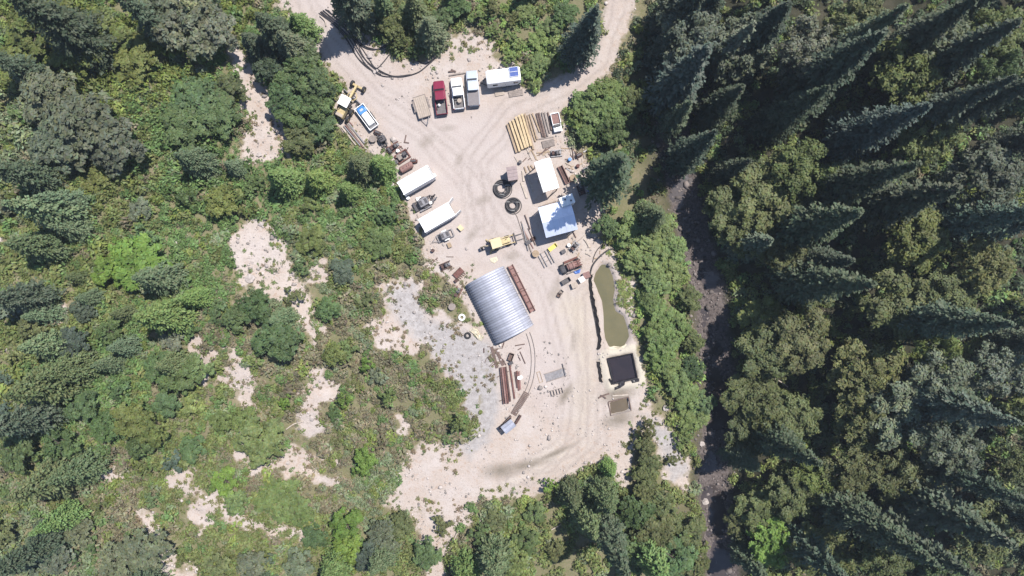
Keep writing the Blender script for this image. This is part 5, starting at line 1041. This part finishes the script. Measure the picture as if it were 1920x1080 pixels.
MB().bx(-1.2, 1.0, -1.15, -.9, .35, .55).build('side_beam', 'steel_gray', t, .01); MB().bx(-1.9, -1.5, -.8, .8, .3, .6).build('end_beam', 'dark_steel', t, .02)
for k in range(3): MB().cyl((1.3+.3*k, .5-.2*k, .5), (1.5+.3*k, .6-.2*k, 1.1), .09, n=8).build('drill_steel', 'dark_steel', t)
t = compressor('air_compressor', 'towed air compressor with white fenders below the lower white container', 'compressor', (836,442), heading((812,453),(852,435)), 2.8, 1.5, 1.45, 'steel_gray', 'steel_gray', 'white_paint')
t = thing('yellow_box', 'small yellow box at the right end of the air compressor', 'box', P(864,428), heading((860,433),(868,425))); MB().bx(-.35, .35, -.45, .45, 0, .5).build('case', 'pale_yellow', t, .03); MB().bx(-.37, .37, -.47, .47, .5, .56).build('lid', 'pale_yellow', t, .02)
t = compressor('welder_trailer', 'small dark welder trailer with chrome wheels by the left brush', 'welder', (718,263), heading((724,274),(714,254)), 2.0, 1.1, 1.2, 'dark_steel', 'dark_steel', 'dark_steel')
# compressor skid and rusty tank above the upper container
t = thing('pump_skid', 'rusty pump skid with a gray engine above the rusty tank', 'pump', P(755,294), heading((744,303),(768,287)))
MB().bx(-1.2, 1.2, -.85, -.65, .05, .35).bx(-1.2, 1.2, .65, .85, .05, .35).bx(-1.2, -1.0, -.65, .65, .06, .34).bx(1.0, 1.2, -.65, .65, .06, .34).build('skid', 'rust', t, .01)
MB().bx(-.8, -.1, -.5, .5, .3, 1.05).build('engine_box', 'timber_gray', t, .05); MB().cyl((.1, 0, .7), (.85, 0, .7), .38, n=14).build('pump_drum', 'dark_steel', t); MB().bx(.2, .8, -.3, .3, 1.05, 1.2).build('air_filter', 'dark_steel', t, .03); MB().cyl((.9, .2, .8), (1.7, .6, .8), .07, n=8).build('outlet_pipe', 'rust_dark', t)
t = thing('steel_tank', 'rusty pink horizontal steel tank above the upper white container', 'tank', P(762,314,.6), heading((750,321),(775,307))); t.location.z = gz(t.location.x, t.location.y)
MB().cyl((-1.0, 0, .7), (1.0, 0, .7), .58, n=20).cyl((-1.22, 0, .7), (-1.0, 0, .7), .36, .58, 20).cyl((1.0, 0, .7), (1.22, 0, .7), .58, .36, 20).build('shell', 'rust_pink', t, smooth=False)
for x in (-.7, .7): MB().bx(x-.1, x+.1, -.5, .5, 0, .3).build('saddle', 'rust_dark', t)
for x in (-.5, .2, .6): MB().cyl((x, 0, 1.22), (x, 0, 1.36), .08, n=8).build('fitting', 'rust_dark', t)
# rusty drum truck near the pond
t = thing('drum_truck', 'rusty drum mixer truck chassis left of the pond', 'mixer', P(1070,499), heading((1089,492),(1050,508)))
fr = MB()
for s in (-1, 1): fr.bx(-1.9, 1.4, s*.5-.08, s*.5+.08, .4, .6)
fr.build('frame', 'rust_dark', t); MB().cyl((-1.5, 0, 1.05), (-.2, 0, 1.1), .55, .62, 18).cyl((-.2, 0, 1.1), (.75, 0, 1.12), .62, .52, 18).build('drum', 'rust_pink', t)
for x in (-1.1, -.2, .5): MB().torus((x, 0, 1.08), .62, .05, 22, 6, 'x').build('band', 'rust_dark', t)
for k in (-.3, .05, .4): MB().bx(-1.7, -.55, k-.09, k+.09, 1.58, 1.68).build('chute_slat', 'rust', t)
MB().loft([(1.1, .62, .4, 1.0, .06), (1.75, .6, .4, .9, .06), (1.95, .5, .45, .8, .06)]).build('engine', 'dark_steel', t); MB().bx(-1.7, 1.0, .85, 1.05, .35, .5).build('running_board', 'timber_gray', t, .01); MB().beam((-1.6, -.95, .2), (.9, -.95, .2), .4, .25).build('side_plank', 'rust', t)
wheels(t, [(1.4, s*.72) for s in (-1, 1)] + [(-1.3, s*.72) for s in (-1, 1)], .4, .24)
rag('blue_tarp', 'blue tarp on the ground beside the rusty drum truck', 'tarp', 'blue_tarp', [(1073,509),(1080,506),(1089,503),(1087,512),(1079,514)], .2, 4, .1)
def crate(label, c, rz, L, W, h, m, lid, lidm, cat='crate', name='crate'):
    t = thing(name, label, cat, P(*c), rz)
    MB().bx(-L/2, L/2, -W/2, W/2, 0, .06).build('base', m, t)
    for s in (-1, 1): MB().bx(-L/2, L/2, s*(W/2-.03)-.03, s*(W/2-.03)+.03, .06, h).build('side', m, t, .01); MB().bx(s*(L/2-.03)-.03, s*(L/2-.03)+.03, -W/2+.065, W/2-.065, .06, h-.01).build('end', m, t, .01)
    if lid: MB().bx(-L/2-.03, L/2+.03, -W/2-.03, W/2+.03, h, h+.05).build('lid', lidm, t, .01)
    return t
crate('dark open crate with a white panel below the rusty drum truck', (1061,527), heading((1053,532),(1070,522)), 1.6, .8, .6, 'dark_steel', False, '')
crate('tan lidded crate right of the dark open crate', (1076,535), heading((1070,537),(1082,532)), .9, .9, .65, 'tan_canvas', True, 'tan_canvas'); crate('white lidded crate beside the black fence left of the pond', (1090,524), heading((1086,527),(1095,521)), .9, .8, .75, 'white_plastic', True, 'white_plastic')
crate('pale pinkish tote next to the black fence, above the white crate', (1099,516), heading((1094,518),(1104,514)), 1.1, 1.0, .7, 'white_plastic', True, 'rust_pink'); crate('small gray crate with a dark lid below the metal shed', (1056,472), heading((1050,475),(1062,469)), .7, .6, .5, 'timber_gray', True, 'dark_steel')
# steel rack and yellow bucket below the shed
t = thing('steel_rack', 'gray steel rack lying flat below the metal shed', 'rack', P(1024,485), heading((1017,472),(1031,498)))
for y in (-.95, -.45, .45, .95): MB().bx(-1.3, 1.3, y-.06, y+.06, .1, .24 + .02*abs(y)).build('long_rail', 'steel_gray', t, .01)
for x in (-1.2, -.4, .4): MB().bx(x-.05, x+.05, -1.1, 1.1, .02, .095).build('cross_bar', 'timber_gray', t)
t = thing('loader_bucket', 'dull yellow bucket attachment by the corner of the metal shed', 'bucket', P(1036,464), heading((1030,470),(1044,459)))
MB().prism([(-.8, -.35), (.8, -.35), (.8, .35), (-.8, .35)], .05, .11).build('floor_plate', 'bright_yellow', t); MB().bx(-.8, .8, .3, .36, .115, .6).build('back_plate', 'bright_yellow', t)
for s in (-1, 1): MB().bx(s*.78-.03, s*.78+.03, -.34, .295, .115, .5).build('side_plate', 'bright_yellow', t)
# mats, frames and racks on the gravel below the hut
t = thing('steel_grate', 'gray steel grate mat lying on the gravel below the arched hut', 'grate', P(1041,703), heading((1023,709),(1060,697)))
for k in range(16): MB().bx(-1.75+.225*k, -1.75+.225*k+.17, -.75, .75, .02, .07).build('bar', 'steel_gray', t)
for y in (-.7, .7): MB().bx(-1.8, 1.85, y-.06, y+.06, .075, .12).build('edge_bar', 'timber_gray', t)
MB().beam((1.55, -.85, .2), (1.75, 1.5, .25), .09, .09).build('lever', 'dark_steel', t)
t = thing('wire_rack', 'small wire rack standing on the gravel below the steel grate', 'rack', P(1044,734), heading((1034,737),(1055,731)))
for k in range(5): MB().bx(-1.0+.5*k-.03, -1.0+.5*k+.03, -.45, .45, .02, .35).build('rung', 'timber_gray', t)
for y in (-.45, .45): MB().bx(-1.05, 1.05, y-.035, y+.035, .355, .42).build('rail', 'timber_gray', t)
t = thing('wooden_frame', 'empty pale wooden frame left of the steel grate', 'frame', P(1012,707), heading((1009,697),(1015,718)))
for y in (-.28, .28): MB().bx(-.95, .95, y-.04, y+.04, .02, .1).build('long_side', 'timber_tan', t)
for x in (-.9, .9): MB().bx(x-.04, x+.04, -.235, .235, .02, .095).build('short_side', 'timber_tan', t)
crate('dark open crate of tools below the arched hut', (958,669), heading((956,676),(961,662)), 1.3, .8, .6, 'timber_brown', False, ''); crate('small dark box below the open tool crate', (958,680), heading((954,682),(962,678)), .7, .5, .4, 'dark_steel', True, 'dark_steel')
for i, (a, b) in enumerate([((971,656),(978,652)),((966,648),(984,645)),((972,668),(976,676)),((975,659),(985,682)),((930,655),(944,685)),((922,650),(932,690))]): bar('scrap_bar', ['short scrap bar nearest the lower end of the arched hut','scrap bar lying crosswise below the arched hut','short scrap bar right of the tool crate','thin scrap bar slanting right of the tool crate','scrap bar left of the tool crate','dark scrap plank at the left foot of the arched hut'][i], 'scrap', 'rust_dark' if i < 4 else 'timber_brown', a, b, .14 if i < 4 else .5, .1)
rag('cream_tarp', 'cream tarp crumpled by the lower left side of the arched hut', 'tarp', 'cream_tarp', [(879,620),(886,614),(895,617),(900,626),(907,630),(903,639),(896,637),(890,628)], .28, 7, .16)
rag('plywood_sheet', 'pale irregular sheet lying above the top end of the arched hut', 'sheet', 'cream_tarp', [(918,485),(931,481),(934,488),(927,494),(920,491)], .06, 9, .03)
def tyre(label, c, r, m='black_rubber'):
    o = MB().torus((0, 0, r*.28), r*.72, r*.28, 24, 8, 'z').build('tyre', m, smooth=True); o.location = P(*c); tag(o, label, 'tyre')
tyre('pale round tyre lying in the weeds left of the arched hut', (866,595), .62, 'white_plastic'); tyre('dark tyre beside the cream tarp', (877,629), .6); tyre('dark tyre at the foot of the welder trailer', (722,272), .42)
# track and mine portal
rails = [(989,621),(996,640),(1000,662),(1000,690),(996,715),(987,738),(978,752),(968,768),(960,782)]
t = thing('mine_track', 'narrow mine track curving from the arched hut down to the portal', 'track', P(989,621))
xs, ys, zs = PA([p[0] for p in rails], [p[1] for p in rails]); pts = []
for i in range(len(xs)-1):
    for k in range(6): f_ = k/6; pts.append(Vector((xs[i]*(1-f_)+xs[i+1]*f_, ys[i]*(1-f_)+ys[i+1]*f_, 0)))
pts = [sum((pts[max(0, min(len(pts)-1, i+d))] for d in (-3,-2,-1,0,1,2,3)), Vector())/7 for i in range(len(pts))]; o0 = t.location.copy()
nrm = [Vector((-(pts[min(i+1, len(pts)-1)]-pts[max(i-1, 0)]).normalized().y, (pts[min(i+1, len(pts)-1)]-pts[max(i-1, 0)]).normalized().x, 0)) for i in range(len(pts))]
for s in (-1, 1): MB().tube([p + n_*s*.32 + Vector((0, 0, gz(p.x, p.y)+.12)) - o0 for p, n_ in zip(pts, nrm)], .04, 4).build('rail', 'timber_gray', t)
sm = MB().bx(-.1, .1, -.55, .55, 0, .09).mesh('sleeper', 'timber_brown', .01)
for i in range(1, len(pts)-1, 1):
    if i < 30: continue
    p = pts[i]; copies(sm, 'sleeper', t, [(p + Vector((0, 0, gz(p.x, p.y)+.0)) - o0, (0, 0, math.atan2(nrm[i].y, nrm[i].x)-math.pi/2))])
p, L, W, rz = frame([(938,800),(957,787),(968.5,797),(949.5,815)], 2.0)
t = thing('portal_canopy', 'small gray corrugated canopy over the mine track end', 'canopy', p, rz); nq = 7
for k in range(nq): 
    y0 = -W/2 + W*k/nq; MB().add([(-L/2, y0, 2.0), (L/2, y0, 2.0), (L/2, y0+W/nq*.55, 2.07), (-L/2, y0+W/nq*.55, 2.07), (L/2, y0+W/nq-.01, 2.0), (-L/2, y0+W/nq-.01, 2.0)], [(0,1,2,3), (3,2,4,5)]).build('roof_sheet', 'galvanised', t)
for x in (-L/2+.12, L/2-.12):
    for s in (-1, 1): MB().bx(x-.09, x+.09, s*(W/2-.12)-.09, s*(W/2-.12)+.09, -.1, 1.95).build('post', 'timber_brown', t)
for s in (-1, 1): MB().bx(-L/2, L/2, s*(W/2-.12)-.07, s*(W/2-.12)+.07, 1.82, 1.94).build('beam', 'timber_brown', t)
MB().bx(-L/2+.2, L/2-.2, W/2-.16, W/2-.10, .0, 1.8).build('side_boards', 'timber_brown', t)
bar('retaining_timber', 'dark timber wall along the upper left of the portal canopy', 'timber', 'timber_brown', (936,803), (958,779), .3, .8); bar('retaining_timber', 'dark timber along the lower right of the mine track end', 'timber', 'rust_dark', (967,793), (976,778), .4, .5)
# ---- silt fence and hoses round the pond
def fence(label, pts, hgt):
    xs, ys, zs = PA([p[0] for p in pts], [p[1] for p in pts]); o0 = Vector((xs[0], ys[0], zs[0])); t = thing('silt_fence', label, 'fence', o0); dense = []
    for i in range(len(xs)-1):
        for k in range(4): f_ = k/4; dense.append((xs[i]*(1-f_)+xs[i+1]*f_, ys[i]*(1-f_)+ys[i+1]*f_))
    dense.append((xs[-1], ys[-1])); vs = []
    for i, (x, y) in enumerate(dense):
        wv = .10*math.sin(i*1.7); z = gz(x, y); vs += [Vector((x-.30+wv*.4, y, z-.02))-o0, Vector((x+.12+wv, y, z+hgt*.6))-o0, Vector((x+.25+wv, y, z+hgt*(1+.1*math.sin(i*2.3))))-o0, Vector((x+.28+wv, y, z+hgt*.55))-o0, Vector((x+.02+wv*.4, y, z-.02))-o0]
    MB().add(vs, [(i*5+j, i*5+j+1, (i+1)*5+j+1, (i+1)*5+j) for i in range(len(dense)-1) for j in range(4)]).build('fabric', 'silt_fabric', t)
    for i in range(0, len(dense), 3):
        x, y = dense[i]; z = gz(x, y); MB().bx(-.03, .03, -.03, .03, 0, hgt+.25).build('stake', 'timber_brown', t).location = Vector((x+.36, y, z))-o0
fence('black silt fence standing along the left bank of the pond', [(1107,515),(1106,530),(1108,548),(1111,562),(1115,582),(1119,602),(1122,622),(1124,640),(1121,655)], .55)
fence('short black silt fence left of the black-lined pool', [(1121,678),(1123,690),(1125,703),(1126,716)], .35)
hose('feed_hose', 'thick black hose curving from the willows to the silt fence', 'hose', 'black_plastic', [(1152,466),(1140,469),(1128,478),(1118,488),(1110,500),(1106,515)], .13); hose('side_hose', 'thinner black hose joining the thick hose above the pond', 'hose', 'black_plastic', [(1132,456),(1121,467),(1114,480),(1111,492)], .07); hose('shore_hose', 'second thin black hose beside the silt fence', 'hose', 'black_plastic', [(1106,555),(1111,580),(1116,605),(1120,630)], .06)
# ---- black-lined pool
cx = sum(p[0] for p in LINED)/4; cy = sum(p[1] for p in LINED)/4; t = thing('lined_pool', 'square pool with a black liner below the green pond', 'pool', (cx, cy, .1))
Lq = [(x-cx, y-cy) for x, y in LINED]; sc = lambda k, z: [(x*k, y*k, z) for x, y in Lq]
rings = [sc(1.20, .10), sc(1.10, .22), sc(1.0, .12), sc(.72, -1.5)]; vs = sum(rings, []); lin = MB().add(vs, [(k*4+j, k*4+(j+1) % 4, (k+1)*4+(j+1) % 4, (k+1)*4+j) for k in range(1, 3) for j in range(4)] + [(12, 13, 14, 15)]); lin.build('liner', 'liner', t)
MB().add(sc(.95, -.16), [(0, 1, 2, 3)]).build('water', 'pool_water', t)
for i, poly in enumerate([[(1160,714),(1172,711),(1171,722),(1163,728),(1152,732),(1151,727),(1160,722)],[(1183,712),(1198,709),(1201,716),(1185,719)],[(1140,711),(1144,709),(1150,720),(1146,722)]]): rag('liner_scrap', ['black liner scrap trailing from the lower edge of the black pool','black liner scrap at the lower right of the black pool','black liner scrap at the lower left of the black pool'][i], 'liner scrap', 'liner', poly, .16, 20+i, .05)
# small basin frame
t = thing('basin_frame', 'timber frame round the small muddy basin below the black pool', 'frame', P(1162,762)); t.location.z = 0
Bq = [(x-t.location.x, y-t.location.y) for x, y in BASIN]
for k in range(4):
    a, b = Bq[k], Bq[(k+1) % 4]; MB().beam((a[0]*1.03, a[1]*1.03, .0), (b[0]*1.03, b[1]*1.03, .0), .16, .14 + .02*k).build('plank', 'timber_brown' if k != 2 else 'timber_gray', t, .01)
bar('bank_board', 'pale board along the bank above the muddy basin', 'board', 'bleached_wood', (1148,742), (1178,740), .2, .12); 
for i, (a, b, m) in enumerate([((1122,746),(1142,738),'timber_brown'),((1126,741),(1136,747),'timber_brown'),((1095,448),(1105,464),'bleached_wood'),((1073,455),(1084,470),'timber_gray'),((1098,475),(1108,480),'bleached_wood')]): bar('driftwood', ['dark stick left of the muddy basin','second dark stick crossing the first left of the muddy basin','pale log at the bank above the pond','gray branch below the metal shed','short pale log near the hose bend'][i], 'log', m, a, b, .22, .18, 0, None, .08)
rag('mud_lip', 'yellowish mud bar at the lower end of the green pond', 'mud bar', 'cream_tarp', [(1140,652),(1150,648),(1163,650),(1174,645),(1180,650),(1172,658),(1156,660),(1144,659)], .16, 31, .08)
# junk under the shade tree
rag('blue_tarp', 'blue tarp crumpled in the shade under the fir by the metal shed', 'tarp', 'blue_tarp', [(1100,352),(1108,350),(1113,362),(1112,370),(1104,366)], .3, 41, .15)
for i, (a, b) in enumerate([((1090,338),(1100,350)),((1094,336),(1103,354)),((1099,338),(1105,352)),((1072,276),(1076,300)),((1078,284),(1084,300)),((1072,430),(1080,446))]): bar('junk_pole', ['left pale pole beside the shaded blue tarp','middle pale pole beside the shaded blue tarp','right pale pole beside the shaded blue tarp','thin post in the weeds right of the lumber','dark post in the weeds right of the lumber','pole at the lower right corner of the metal shed'][i], 'pole', 'white_plastic' if i < 3 else 'timber_brown', a, b, .12, .1, .1)
# ---- boulders that stand out
BO = [(694,104,.62,'pale rounded boulder among the black hoses'),(738,262,.6,'pale boulder right of the small welder trailer'),(735,346,.48,'white boulder at the left end of the upper container'),(754,388,.45,'pale boulder left of the drill rig'),(875,466,.3,'small white stone left of the backhoe'),(470,522,.75,'largest pale boulder on the rocky patch of the left hillside'),(490,420,.45,'boulder at the top of the rocky patch on the left hillside'),(487,290,.5,'boulder at the foot of the upper left rocky gully'),(332,455,.6,'pale rock among brush above the bright green tree'),(1230,690,.5,'pale rock in the brush right of the black pool'),(1248,765,.55,'pale rock on the stony bank right of the muddy basin'),(1268,796,.55,'rock at the top of the stony bank by the creek'),(1316,832,.5,'white rock at the creek edge below the willows'),(1322,940,.6,'pale rock on the left creek bank near the bottom'),(1215,757,.4,'smaller rock right of the muddy basin'),(832,458,.3,'small rock below the air compressor'),(585,785,.45,'white rock in the bare patch of the lower left hillside'),(540,868,.35,'white rock in the narrow bare strip on the lower left hillside'),(702,135,.35,'stone below the black hoses'),(718,160,.3,'small stone below the hose tangle'),(820,135,.35,'stone above the flat trailer and red pickup'),(880,112,.35,'stone above the silver pickup')]
bms = [rock_mesh(60+i, 2) for i in range(5)]
for b_me in bms: b_me.materials.append(MAT['rock_pale'])
for i, (a, b, r_, lab) in enumerate(BO):
    o = link(bpy.data.objects.new('boulder', bms[i % 5])); c = P(a, b); o.location = (c.x, c.y, c.z + r_*.3); o.scale = (r_*1.1, r_*random.uniform(.8, 1.1), r_); o.rotation_euler = (0, 0, random.uniform(0, 6)); tag(o, lab, 'boulder', 'boulders')
# ---- fallen dead logs on the slopes
LG = [((537,805),(570,790),'bleached curved log in the bare patch on the lower left hillside'),((640,795),(668,840),'long thin dead trunk in the dry brush, lower left hillside'),((1018,1002),(1085,965),'long pale dead trunk in the brush below the gravel'),((60,885),(135,866),'long pale dead branch on the lowest left hillside'),((168,740),(205,760),'bleached dead branches among the far left trees'),((820,1015),(838,980),'pale fallen trunk below the bare gravel, upright in the gully'),((1430,705),(1475,725),'pale dead branch among the olive trees past the creek'),((870,975),(845,1030),'broken pale trunk in the gully below the gravel'),((1170,455),(1185,447),'pale stick on the bank under the willows'),((600,30),(612,50),'short pale log beside the hoses')]
for i, (a, b, lab) in enumerate(LG): hose('dead_log', lab, 'log', 'bleached_wood', [a, (mid(a, b)[0]+random.uniform(-4, 4), mid(a, b)[1]+random.uniform(-4, 4)), b], .11, .35 if i in (1, 3, 4, 6) else .1, 'fallen dead logs', 5)

# ---- litter of small scrap round the yard
for nm_, lab, cat_, cnt, (x0, x1, y0, y1), ms, seed in [
 ('stick_litter', 'litter of small scrap sticks between the welder and the pump skid', 'scrap', 16, (732,760,266,290), ['timber_brown','timber_tan','bleached_wood'], 1),
 ('stick_litter', 'litter of small scrap sticks right of the open shelter', 'scrap', 22, (1052,1098,272,322), ['timber_brown','timber_tan','bleached_wood','steel_gray'], 2),
 ('stick_litter', 'litter of small scrap sticks above the open shelter', 'scrap', 14, (972,1036,286,304), ['timber_brown','timber_tan','bleached_wood'], 3),
 ('stick_litter', 'driftwood sticks strewn on the bank above the green pond', 'stick', 20, (1062,1130,438,486), ['timber_gray','timber_tan','bleached_wood'], 4),
 ('stick_litter', 'small scrap sticks strewn on the stony edge left of the arched hut', 'scrap', 24, (790,866,470,560), ['timber_gray','timber_brown','bleached_wood'], 5),
 ('stick_litter', 'small scrap sticks strewn by the left foot of the arched hut', 'scrap', 16, (905,950,640,690), ['rust_dark','timber_brown','timber_gray'], 6),
 ('stick_litter', 'small sticks strewn on the stony slope left of the lower container', 'stick', 14, (752,790,390,460), ['timber_gray','timber_brown'], 7)]:
    q = random.Random(seed); o0 = P((x0+x1)/2, (y0+y1)/2); mb = MB()
    for k in range(cnt):
        a = (q.uniform(x0, x1), q.uniform(y0, y1)); an = q.uniform(0, 6.28); l = q.uniform(4, 15); A = P(*a); B = P(a[0]+l*math.cos(an), a[1]+l*math.sin(an)); w_ = q.uniform(.07, .2); up = Vector((0, 0, .06))
        mb.beam(A-o0+up, B-o0+up, w_, q.uniform(.05, .14))
    me = mb.mesh(nm_, None)
    for m in ms: me.materials.append(MAT[m])
    me.polygons.foreach_set('material_index', [(k//6) % len(ms) for k in range(len(me.polygons))]); o = link(bpy.data.objects.new(nm_, me)); o.location = o0; tag(o, lab, cat_, None, 'stuff')
for c, m, lab in [((1068,300),'blue_paint','blue barrel in the litter right of the open shelter'),((1083,312),'rust','rusty barrel in the litter right of the open shelter'),((747,284),'white_plastic','white bucket in the litter by the pump skid'),((1066,460),'white_plastic','white bucket below the metal shed'),((1092,344),'white_plastic','white drum in the shade above the blue tarp'),((975,305),'dark_steel','dark barrel between the brown shed and the lumber'),((812,470),'rust_dark','rusty barrel at the stony edge left of the backhoe'),((815,330),'white_plastic','white bucket at the right end of the upper container'),((766,372),'white_plastic','white pail between the upper container and the drill rig')]:
    lathe('barrel', m, [(.27,0),(.29,.03),(.28,.28),(.29,.30),(.28,.33),(.28,.58),(.29,.62),(.24,.63)], P(*c), lab, 'barrel')
for i, c in enumerate([(778,348),(786,374),(990,455),(1000,448),(843,460),(1052,548),(1048,553)]):
    crate(['pale box beside the lower side of the upper container','small pale box above the drill rig','low dark box among the heaped poles','second dark box among the heaped poles','small box below the air compressor','small wooden box on the gravel left of the pond','second small wooden box on the gravel left of the pond'][i], c, random.uniform(0, 3), .8, .6, .4, ['white_plastic','white_plastic','dark_steel','rust_dark','timber_gray','timber_gray','timber_brown'][i], i in (0, 1, 2, 4), ['white_plastic','white_plastic','dark_steel','','timber_tan'][i] if i < 5 else '', 'box', 'small_box')

# ---- more machinery scrap along the yard edges
def scrap_engine(label, c, m):
    t = thing('engine_block', label, 'engine', P(*c), random.uniform(0, 3)); MB().bx(-.5, .5, -.3, .3, .08, .6).build('block', m, t, .04); MB().bx(-.42, .42, -.16, .16, .6, .78).build('head', 'dark_steel', t, .03); MB().cyl((.5, 0, .35), (.66, 0, .35), .26, n=14).build('flywheel', 'rust', t)
    for k in (-.3, 0, .3): MB().cyl((k, .3, .5), (k, .48, .55), .05, n=6).build('manifold', 'rust_dark', t)
def scrap_spool(label, c, m):
    t = thing('cable_spool', label, 'spool', P(*c), random.uniform(0, 3))
    MB().cyl((0, 0, .08), (0, 0, .62), .28, n=14).build('core', 'black_plastic', t)
    for z in (0, .62): MB().cyl((0, 0, z), (0, 0, z+.08), .6, n=20).build('flange', m, t)
def scrap_frame(label, c, rz, m):
    t = thing('machine_frame', label, 'machine frame', P(*c), rz)
    for s in (-1, 1): MB().bx(-1.0, 1.0, s*.5-.07, s*.5+.07, .1, .32).build('rail', m, t, .01)
    for x in (-.85, -.2, .7): MB().bx(x-.07, x+.07, -.43, .43, .12, .30).build('cross_member', m, t)
    MB().cyl((.1, -.3, .6), (.1, .3, .6), .3, n=14).build('winch_drum', 'dark_steel', t); MB().bx(-.8, -.35, -.3, .3, .305, .8).build('gearbox', 'rust_dark', t, .04); MB().bx(.45, .8, -.25, .25, .305, .6).build('motor', 'steel_gray', t, .05)
for i, (c, m) in enumerate([((709,250),'rust_dark'),((731,283),'dark_steel'),((776,303),'rust'),((742,306),'steel_gray'),((1085,292),'rust_dark'),((1098,318),'steel_gray')]): scrap_engine(['rusty engine block above the welder trailer','dark engine block below the welder trailer','rusty engine block right of the rusty tank','gray engine block left of the rusty tank','rusty engine block in the litter below the green trees','gray engine block in the litter nearest the shading fir'][i], c, m)
for i, (c, m) in enumerate([((700,262),'timber_gray'),((1074,335),'timber_tan'),((848,575),'timber_gray'),((1004,476),'timber_tan')]): scrap_spool(['gray cable spool left of the welder trailer','tan cable spool right of the rusty trough','gray cable spool in weeds left of the arched hut','tan cable spool left of the steel rack'][i], c, m)
for i, (c, a, m) in enumerate([((741,276),.6,'rust'),((1089,356),1.9,'rust_dark'),((836,498),.4,'rust_dark'),((858,548),1.1,'rust'),((1043,288),.1,'steel_gray'),((1077,462),.9,'steel_gray')]): scrap_frame(['rusty winch frame between the welder and the pump skid','dark winch frame in the shade above the metal shed','dark winch frame at the stony edge below the air compressor','rusty winch frame against the left side of the arched hut','gray winch frame above the open shelter','gray winch frame below the metal shed'][i], c, a, m)

# ------------------------------------------------------------------ thin summer haze
hz_o = MB().bx(-2600, 2600, -2600, 2600, -12, 104).build('haze', None); hm = bpy.data.materials.new('haze'); hm.use_nodes = True
hn = hm.node_tree.nodes; hn.remove(hn['Principled BSDF']); pv = hn.new('ShaderNodeVolumePrincipled'); pv.inputs['Color'].default_value = (0.80, 0.88, 1.0, 1); pv.inputs['Density'].default_value = 0.00024; pv.inputs['Anisotropy'].default_value = 0.2
hm.node_tree.links.new(pv.outputs[0], hn['Material Output'].inputs['Volume']); hz_o.data.materials.append(hm); tag(hz_o, 'thin pale summer haze over the whole valley', 'haze', None, 'stuff')
